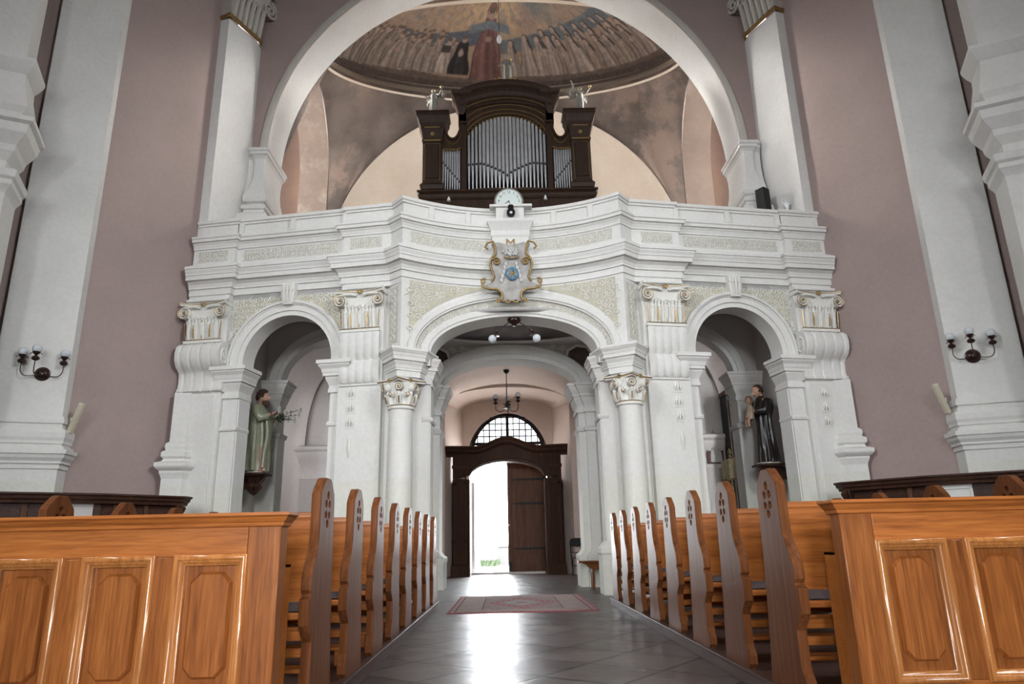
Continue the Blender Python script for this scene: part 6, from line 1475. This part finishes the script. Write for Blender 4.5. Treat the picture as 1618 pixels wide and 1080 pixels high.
# ------------------------------------------------------------------ wall lamps, lamps, fittings
def globe_holder(t, c, X, sc=1.0, up=1):
    """turned cup, collar with little scrolls, and a globe; c is the foot of the cup"""
    x, y, z = c
    b = MB(); b.lathe([(0.012*sc, z), (0.045*sc, z+0.012*sc), (0.062*sc, z+0.035*sc), (0.060*sc, z+0.052*sc), (0.040*sc, z+0.075*sc), (0.018*sc, z+0.09*sc), (0.022*sc, z+0.10*sc), (0.045*sc, z+0.118*sc), (0.055*sc, z+0.14*sc), (0.058*sc, z+0.152*sc), (0.03*sc, z+0.152*sc)], (x, y), 20)
    for k in range(4):
        a = k*PI/2+0.4; b.tube([(x+0.05*sc*math.cos(a), y+0.05*sc*math.sin(a), z+0.135*sc), (x+0.075*sc*math.cos(a), y+0.075*sc*math.sin(a), z+0.125*sc), (x+0.078*sc*math.cos(a), y+0.078*sc*math.sin(a), z+0.105*sc)], 0.006*sc, 5)
    cup = b.build('lamp_cup', 'bronze', t)
    b = MB(); b.ball((x, y, z+0.205*sc), 0.072*sc, n=24, m=16); g = b.build('globe', 'globe', t)
def sconce(s, px, py, pz):
    t = thing('wall_sconce', 'bronze wall sconce with three glass globes on the %s white pilaster' % ('left' if s < 0 else 'right'), 'lamp', (px, py, pz))
    u = Vector((0.941*s, -0.338, 0)); n_ = Vector((-0.338*s, -0.941, 0))
    B = Vector((px, py, pz)); AX = lambda p: B+u*p[0]+Vector((0, 0, 1))*p[1]+n_*p[2]
    b = MB(); b.lathe([(0.001, 0.0), (0.118, 0.0), (0.118, 0.012), (0.10, 0.022), (0.095, 0.04), (0.07, 0.062), (0.045, 0.07), (0.03, 0.085), (0.001, 0.09)], (0, 0), 32, ax=lambda p: AX((p[0], p[1], p[2]))); b.build('backplate', 'bronze', t)
    for k, (du, dn, dz) in enumerate(((-0.30*s, 0.10, 0.14), (0.0*s-0.06*s, 0.30, 0.155), (0.30*s, 0.10, 0.14))):
        e = AX((du, dz, dn)); mid = AX((du*0.75, -0.03, 0.10 if k != 1 else 0.2)); m2 = AX((du*1.0, 0.02, dn))
        b = MB(); b.tube([p for p in catmull([list(AX((0, 0, 0.05))), list(AX((du*0.35, -0.045, 0.08 if k != 1 else 0.16))), list(AX((du*0.8, -0.05, dn))), list(AX((du, 0.03, dn))), list(e)], 20)], 0.009, 6); b.build('arm', 'bronze', t)
        globe_holder(t, tuple(e), None, 1.0)
sconce(-1, -7.67, 11.43-0.02, 3.76); sconce(1, 7.93, 11.42-0.02, 3.76)
for s, x, y, z, lab in ((-1, -7.20, 11.62, 2.80, 'left'), (1, 7.46, 11.62, 2.84, 'right')):
    t = thing('slanted_wall_fitting', 'slim cream bar fixed aslant on the pink wall by the %s white pilaster' % lab, 'wall fitting', (x, y, z))
    b = MB(); b.X = Matrix.Translation((x, y, z)) @ Matrix.Rotation(-s*R(20), 4, 'Y') @ Matrix.Rotation(R(6), 4, 'X'); b.box(-0.036, 0.036, -0.06, 0.03, 0.0, 0.52); b.build('housing', 'ivory', t, bevel=0.012)
    b = MB(); b.X = Matrix.Translation((x, y, z)) @ Matrix.Rotation(-s*R(20), 4, 'Y') @ Matrix.Rotation(R(6), 4, 'X'); b.box(-0.028, 0.028, -0.064, -0.058, 0.03, 0.49); b.build('front_grille', plain('cream_grille', (0.5, 0.46, 0.36), 0.6), t)
    b = MB(); b.box(x-0.03, x+0.03, y, y+0.14, z+0.2, z+0.26); b.ball((x-s*0.06, y-0.02, z+0.25), 0.012); b.build('bracket', 'ivory', t)
# two-globe lamp under the gallery arch
cl = thing('ceiling_lamp', 'two-armed bronze ceiling lamp with two globes under the central arch', 'lamp', (G+0.02, 12.98, 5.06))
lx, ly, lz = G+0.02, 13.0, 5.2
b = MB(); b.lathe([(0.001, 4.935), (0.03, 4.94), (0.04, 4.965), (0.10, 5.005), (0.13, 5.035), (0.13, 5.085), (0.001, 5.085)], (lx, ly), 24); b.build('canopy', 'bronze', cl)
for s in (-1, 1):
    b = MB(); b.tube([(lx+s*0.09, ly, 5.02), (lx+s*0.30, ly-0.03, 4.87), (lx+s*0.33, ly-0.03, 4.82)], 0.011, 6)
    b.lathe([(0.02, 4.86), (0.05, 4.85), (0.055, 4.81), (0.02, 4.79), (0.03, 4.77), (0.05, 4.75), (0.05, 4.73)], (lx+s*0.34, ly-0.03), 16)
    b.tube([(lx+s*0.34, ly-0.03, 4.76), (lx+s*0.40, ly-0.06, 4.72)], 0.03, 8); b.build('arm', 'bronze', cl)
    b = MB(); b.ball((lx+s*0.425, ly-0.08, 4.665), 0.078, n=24, m=16); b.build('globe', 'globe', cl)
# hanging lamp of the porch
ch = thing('hanging_lamp', 'black hanging lamp with globes on a long rod in the porch before the fanlight', 'lamp', (0.07, 19.0, 4.42))
b = MB(); b.tube([(0.07, 19.0, 4.50), (0.07, 19.0, 5.50)], 0.010, 6); b.lathe([(0.001, 5.42), (0.03, 5.43), (0.07, 5.47), (0.08, 5.52)], (0.07, 19.0), 16); b.build('rod', 'iron', ch)
b = MB(); b.lathe([(0.001, 4.40), (0.03, 4.41), (0.11, 4.44), (0.12, 4.46), (0.05, 4.49), (0.03, 4.53), (0.05, 4.57), (0.02, 4.62), (0.012, 4.66)], (0.07, 19.0), 20)
for k in range(4):
    a = k*PI/2+0.5; b.tube([(0.07+0.04*math.cos(a), 19+0.04*math.sin(a), 4.52), (0.07+0.10*math.cos(a), 19+0.10*math.sin(a), 4.58), (0.07+0.12*math.cos(a), 19+0.12*math.sin(a), 4.53)], 0.012, 5)
b.build('hub', 'bronze', ch)
for k, a in enumerate((R(180), R(0), R(82))):
    e = (0.07+0.31*math.cos(a), 19.0+0.31*math.sin(a)*1.0, 4.55+(0.05 if k == 1 else 0))
    b = MB(); b.tube(catmull([[0.07, 19, 4.47], [0.07+0.15*math.cos(a), 19+0.15*math.sin(a), 4.36], [0.07+0.29*math.cos(a), 19+0.29*math.sin(a), 4.40], list(e)], 16), 0.010, 6); b.build('arm', 'iron', ch)
    globe_holder(ch, e, None, 1.05)

# ------------------------------------------------------------------ carpet, chair, bench, aisle furniture
def rug_canvas(W=200, H=300):
    u = np.linspace(0, 1, W)[None, :]*np.ones((H, 1)); v = np.linspace(0, 1, H)[:, None]*np.ones((1, W))
    x = np.abs(u-0.5)*2; y = np.abs(v-0.5)*2; rng = np.random.RandomState(1)
    img = np.zeros((H, W, 3)); img[:] = (.20, .15, .14)
    mk = (x > 0.55) | (y > 0.70); img[mk] = (.29, .235, .20)
    n = rng.rand(H, W); pat = (np.sin(u*150)+np.sin(v*190)+np.sin((u+v)*120))
    img[(pat > 0.9)] = (.16, .06, .065); img[(pat < -1.1)] = (.075, .075, .085)
    for e in (0.55, 0.90): img[np.abs(np.maximum(x*1.0, (y-0.70)/0.30*0.45+0.55)-e) < 0.012] = (.12, .03, .035)
    f = x/0.52+y/0.66; mk = (f < 1.0); img[mk] = (.17, .055, .065)
    img[mk & (pat > 0.5)] = (.21, .12, .115)
    f2 = x/0.33+y/0.42; img[f2 < 1] = (.17, .165, .15); img[(f2 < 1) & (pat > 0.6)] = (.16, .15, .17)
    img[np.abs(f2-1) < 0.06] = (.22, .055, .06); img[np.abs(f-1) < 0.03] = (.22, .05, .055)
    img[(x < 0.08) & (y < 0.08)] = (.24, .06, .06)
    img[(x > 0.955) | (y > 0.97)] = (.21, .028, .045)
    return img*1.35*(0.8+0.4*n)[..., None]
im = rug_canvas(); H, W = im.shape[:2]
x0, x1, y0, y1 = -0.83, 1.24, 10.0, 13.08
Xg = np.linspace(x0, x1, W)[None, :]*np.ones((H, 1)); Yg = np.linspace(y0, y1, H)[:, None]*np.ones((1, W)); Zg = np.full((H, W), 0.009); Zg[0] = Zg[-1] = 0.001; Zg[:, 0] = Zg[:, -1] = 0.001
me = bpy.data.meshes.new('carpet'); ix = np.arange(W*H).reshape(H, W)
me.from_pydata(np.stack([Xg, Yg, Zg], -1).reshape(-1, 3).tolist(), [], np.stack([ix[:-1, :-1], ix[:-1, 1:], ix[1:, 1:], ix[1:, :-1]], -1).reshape(-1, 4).tolist()); me.update()
ca = me.color_attributes.new('paint', 'FLOAT_COLOR', 'POINT'); c4 = np.ones((W*H, 4)); c4[:, :3] = im.reshape(-1, 3); ca.data.foreach_set('color', c4.ravel()); me.materials.append(M['rug'])
o = bpy.data.objects.new('carpet', me); C.objects.link(o); tag(o, 'patterned red-bordered carpet lying across the aisle before the vestibule', 'carpet')
# black folding chair by the porch wall
fc = thing('folding_chair', 'black metal folding chair by the porch wall right of the wooden portal', 'chair', (1.99, 20.1, 0))
cxx, cyy = 1.985, 20.35
b = MB()
b.tube(catmull([[cxx-0.21, cyy-0.28, 0.0], [cxx-0.21, cyy-0.02, 0.5], [cxx-0.21, cyy+0.12, 0.86], [cxx-0.16, cyy+0.16, 0.96], [cxx, cyy+0.165, 0.975], [cxx+0.16, cyy+0.16, 0.96], [cxx+0.21, cyy+0.12, 0.86], [cxx+0.21, cyy-0.02, 0.5], [cxx+0.21, cyy-0.28, 0.0]], 40), 0.014, 8); b.build('back_frame', 'black', fc)
for sx in (-1, 1):
    b = MB(); b.tube([(cxx+sx*0.185, cyy-0.22, 0.46), (cxx+sx*0.185, cyy+0.22, 0.0)], 0.012, 8); b.build('leg', 'black', fc)
b = MB(); b.box(cxx-0.19, cxx+0.19, cyy-0.26, cyy+0.08, 0.45, 0.475); b.build('seat', 'black', fc, bevel=0.01)
b = MB(); b.X = Matrix.Translation((cxx, cyy+0.13, 0.87)) @ Matrix.Rotation(R(-14), 4, 'X'); b.box(-0.20, 0.20, -0.012, 0.012, -0.10, 0.09); b.build('backrest', 'black', fc, bevel=0.01)
b = MB(); b.tube([(cxx-0.2, cyy-0.14, 0.26), (cxx+0.2, cyy-0.14, 0.26)], 0.010, 6); b.tube([(cxx-0.2, cyy+0.0, 0.6), (cxx+0.2, cyy+0.0, 0.6)], 0.010, 6); b.build('crossbar', 'black', fc)
# small wooden bench against the arcade pier
bn = thing('bench', 'small brown wooden bench with curved apron against the white pier right of the carpet', 'bench', (2.0, 14.55, 0))
b = MB(); b.box(1.40, 2.6, 14.38, 14.74, 0.485, 0.52); b.build('seat', 'oakend', bn, bevel=0.008)
b = MB(); b.prism([(1.46, 0.485), (1.54, 0.46), (1.60, 0.40), (1.68, 0.36), (2.3, 0.34), (2.45, 0.40), (2.54, 0.485)], 14.42, 14.445, lambda x, z, y: (x, y, z)); b.build('apron', 'oakend', bn, bevel=0.004)
for x in (1.66, 2.35):
    b = MB(); b.prism([(14.42, 0.0), (14.47, 0.0), (14.52, 0.3), (14.60, 0.3), (14.65, 0.0), (14.70, 0.0), (14.68, 0.485), (14.44, 0.485)], x, x+0.045, lambda y, z, xx: (xx, y, z)); b.build('leg', 'oakend', bn, bevel=0.004)
# right aisle: picture, dark cabinet, canopy on gilded posts
pc = thing('framed_picture', 'small dark picture with pale figures hung on the wall of the right aisle', 'picture', (5.30, 17.76, 3.0))
b = MB(); b.box(5.11, 5.49, 17.745, 17.78, 2.72, 3.36); b.build('picture_panel', plain('dark_maroon_ground', (0.075, 0.022, 0.018), 0.6), pc)
b = MB(); b.box(5.09, 5.51, 17.74, 17.78, 2.70, 2.725); b.box(5.09, 5.11, 17.74, 17.78, 2.70, 3.38); b.box(5.49, 5.51, 17.74, 17.78, 2.70, 3.38); b.box(5.09, 5.51, 17.74, 17.78, 3.36, 3.38); b.build('picture_frame', 'stallwood', pc)
b = MB()
for (x, z, h_, w_) in ((5.24, 2.74, 0.36, 0.07), (5.33, 2.74, 0.40, 0.075), (5.41, 2.74, 0.33, 0.06), (5.29, 2.73, 0.24, 0.08), (5.38, 2.73, 0.22, 0.08)):
    b.lathe([(w_, z), (w_*0.9, z+h_*0.4), (w_*0.65, z+h_*0.75), (w_*0.25, z+h_*0.84), (0.001, z+h_*0.86)], (0, 0), 14, ax=lambda p, x=x: (x+p[0], 17.738+p[1]*0.15, p[2])); b.ball((x, 17.735, z+h_*0.95), 0.032, (1, 0.4, 1.2), n=10, m=8)
b.build('pale_figures', plain('pale_figure_paint', (0.42, 0.41, 0.40), 0.7), pc)
b = MB(); b.tube([(5.25, 17.76, 3.45), (5.30, 17.76, 3.52), (5.35, 17.76, 3.45)], 0.008, 5); b.tube([(5.30, 17.76, 3.40), (5.30, 17.76, 3.56)], 0.008, 5); b.build('hanger', 'golddull', pc)
cb = thing('tall_cabinet', 'tall black cabinet partly hidden behind the pier in the right aisle', 'cabinet', (6.2, 17.5, 0))
b = MB(); b.box(5.56, 6.78, 17.3, 17.78, 0, 4.35); b.build('carcass', 'dark', cb, bevel=0.02)
b = MB(); b.box(5.54, 6.79, 17.27, 17.78, 4.35, 4.47); b.box(5.62, 6.3, 17.28, 17.3, 0.3, 4.2); b.box(6.36, 6.72, 17.28, 17.3, 0.3, 4.2); b.build('door', 'stallwood', cb, bevel=0.01)
cn = thing('draped_canopy', 'pale gold fringed cloth canopy on gilded poles in the right aisle', 'canopy', (5.5, 16.6, 0))
clo = plain('pale_gold_brocade', (0.42, 0.36, 0.22), 0.7, noise=0.25, nscale=14)
b = MB(); x0, x1, y0, y1 = 5.16, 5.80, 16.3, 16.9
n = 20
def edge(k):
    if k < n: return (x0+(x1-x0)*k/n, y0)
    if k < 2*n: return (x1, y0+(y1-y0)*(k-n)/n)
    if k < 3*n: return (x1-(x1-x0)*(k-2*n)/n, y1)
    return (x0, y1-(y1-y0)*(k-3*n)/n)
vs = []
for k in range(4*n):
    x, y = edge(k); w_ = 0.014*math.sin(k*1.1)
    for z in (2.66, 2.42, 2.20+0.025*abs(math.sin(k*PI/5))): vs.append((x+w_*(1 if z < 2.6 else 0), y+w_*(1 if z < 2.6 else 0), z))
b.add(vs, [(k*3+j, ((k+1) % (4*n))*3+j, ((k+1) % (4*n))*3+j+1, k*3+j+1) for k in range(4*n) for j in range(2)]); b.grid(8, 8, lambda i, j: (x0+(x1-x0)*i/8, y0+(y1-y0)*j/8, 2.66+0.05*math.sin(PI*i/8)*math.sin(PI*j/8))); b.build('cloth', clo, cn, angle=50)
b = MB(); b.tube([(edge(k)[0], edge(k)[1]-0.008, 2.20) for k in range(n)], 0.012, 5); b.build('fringe', 'golddull', cn)
for x, y in ((5.20, 16.34), (5.76, 16.34), (5.20, 16.86), (5.76, 16.86)):
    b = MB(); b.tube([(x, y, 0.0), (x, y, 2.64)], 0.026, 10); b.lathe([(0.05, 0.0), (0.05, 0.04), (0.026, 0.08)], (x, y), 12); b.build('pole', 'golddull', cn)
for x, y in ((5.20, 16.32), (5.48, 16.32)):
    b = MB(); b.lathe([(0.02, 2.66), (0.04, 2.70), (0.02, 2.74), (0.045, 2.79), (0.03, 2.85), (0.001, 2.90)], (x, y), 12); b.build('finial', 'golddull', cn)
# ------------------------------------------------------------------ daylight, lamp, camera
def area(name, loc, rot, sx, sy, power, col=(1, 1, 1)):
    l = bpy.data.lights.new(name, 'AREA'); l.shape = 'RECTANGLE'; l.size = sx; l.size_y = sy; l.energy = power; l.color = col
    o = bpy.data.objects.new(name, l); C.objects.link(o); o.location = loc; o.rotation_euler = rot; return o
w = bpy.data.worlds.new('overcast_sky'); bpy.context.scene.world = w; w.use_nodes = True
bg = w.node_tree.nodes['Background']; bg.inputs[0].default_value = (0.92, 0.96, 1.0, 1); bg.inputs[1].default_value = 36.0
# high nave windows and choir windows, all behind or beside the photographer
def aim(o, p):
    o.rotation_euler = (Vector(p)-o.location).to_track_quat('-Z', 'Y').to_euler()
for nm, loc, tgt, sx, sy, pw, sp in (('nave_window_left', (-9.9, 0.0, 10.5), (6, 12.0, 2.0), 4.5, 5.5, 620, 86), ('nave_window_right', (10.1, 0.0, 10.5), (-6, 12.0, 2.0), 4.5, 5.5, 620, 86), ('choir_window_left', (-4.5, -25.5, 6.5), (0.0, 13, 2.0), 3, 6, 205, 42), ('choir_window_right', (4.5, -25.5, 6.5), (0.0, 13, 2.0), 3, 6, 205, 42)):
    o = area(nm, loc, (0, 0, 0), sx, sy, pw, (0.95, 0.98, 1.0)); o.data.spread = R(sp); aim(o, tgt)
for nm, loc, tgt, pw, sp in (('loft_window_left', (-7.7, 17.4, 13.0), (5.6, 14.6, 9.4), 120, 20), ('loft_window_right', (8.1, 17.4, 13.0), (-5.3, 14.6, 9.4), 95, 20), ('loft_fill_left', (-7.9, 17.2, 11.5), (5, 17.6, 11.5), 250, 175), ('loft_fill_right', (8.3, 17.2, 11.5), (-5, 17.6, 11.5), 210, 175)):
    o = area(nm, loc, (0, 0, 0), 3.0, 2.6, pw, (1.0, 0.985, 0.95)); o.data.spread = R(sp); aim(o, tgt)  # the two broad lights are added fill for the dim vault
area('aisle_fill_left', (G-6.85, 16.9, 3.6), (0, R(-90), 0), 2.2, 1.4, 36, (0.95, 0.98, 1.0)); area('aisle_fill_right', (G+6.85, 16.6, 3.6), (0, R(90), 0), 2.2, 1.2, 16, (0.95, 0.98, 1.0))  # lights added to brighten the side aisles, with no openings behind them
area('loft_west_window', (0.6, 21.9, 10.6), (R(-80), 0, 0), 2.6, 1.8, 300, (1.0, 0.95, 0.88))
# daylight enters by the open door and the fanlight: sampling portals
for nm, z, sy in (('door_portal', 1.65, 3.3), ('fanlight_portal', 4.2, 1.6)):
    o = area(nm, (0.06, 22.62, z), (R(-90), 0, 0), 2.5, sy, 1); o.data.cycles.is_portal = True
# the photographer's flash
l = bpy.data.lights.new('camera_flash', 'SPOT'); l.energy = 260; l.shadow_soft_size = 0.12; l.spot_size = R(110); l.spot_blend = 0.9; l.color = (1.0, 0.96, 0.9)
fo = bpy.data.objects.new('camera_flash', l); C.objects.link(fo); fo.location = (0.05, -0.05, 1.15)
fo.rotation_euler = (R(96), 0, 0)
cam = bpy.data.cameras.new('camera'); co = bpy.data.objects.new('camera', cam); C.objects.link(co)
cam.sensor_width = 36.0; cam.sensor_fit = 'HORIZONTAL'; cam.lens = 1107.29*36/1618; cam.clip_start = 0.05; cam.clip_end = 200
rot = Matrix(((0.999742, 0.018863, -0.012623), (-0.006946, -0.275221, -0.961356), (-0.021608, 0.961196, -0.275019)))
co.matrix_world = Matrix.Translation((0, 0, 0.9)) @ rot.to_4x4()
sc = bpy.context.scene; sc.camera = co
sc.view_settings.view_transform = 'Standard'; sc.view_settings.look = 'None'; sc.view_settings.gamma = 1.0; sc.view_settings.use_curve_mapping = False
sc.view_settings.exposure = 0.0
sc.cycles.max_bounces = 10; sc.cycles.diffuse_bounces = 5; sc.cycles.sample_clamp_indirect = 50.0; sc.cycles.use_denoising = True
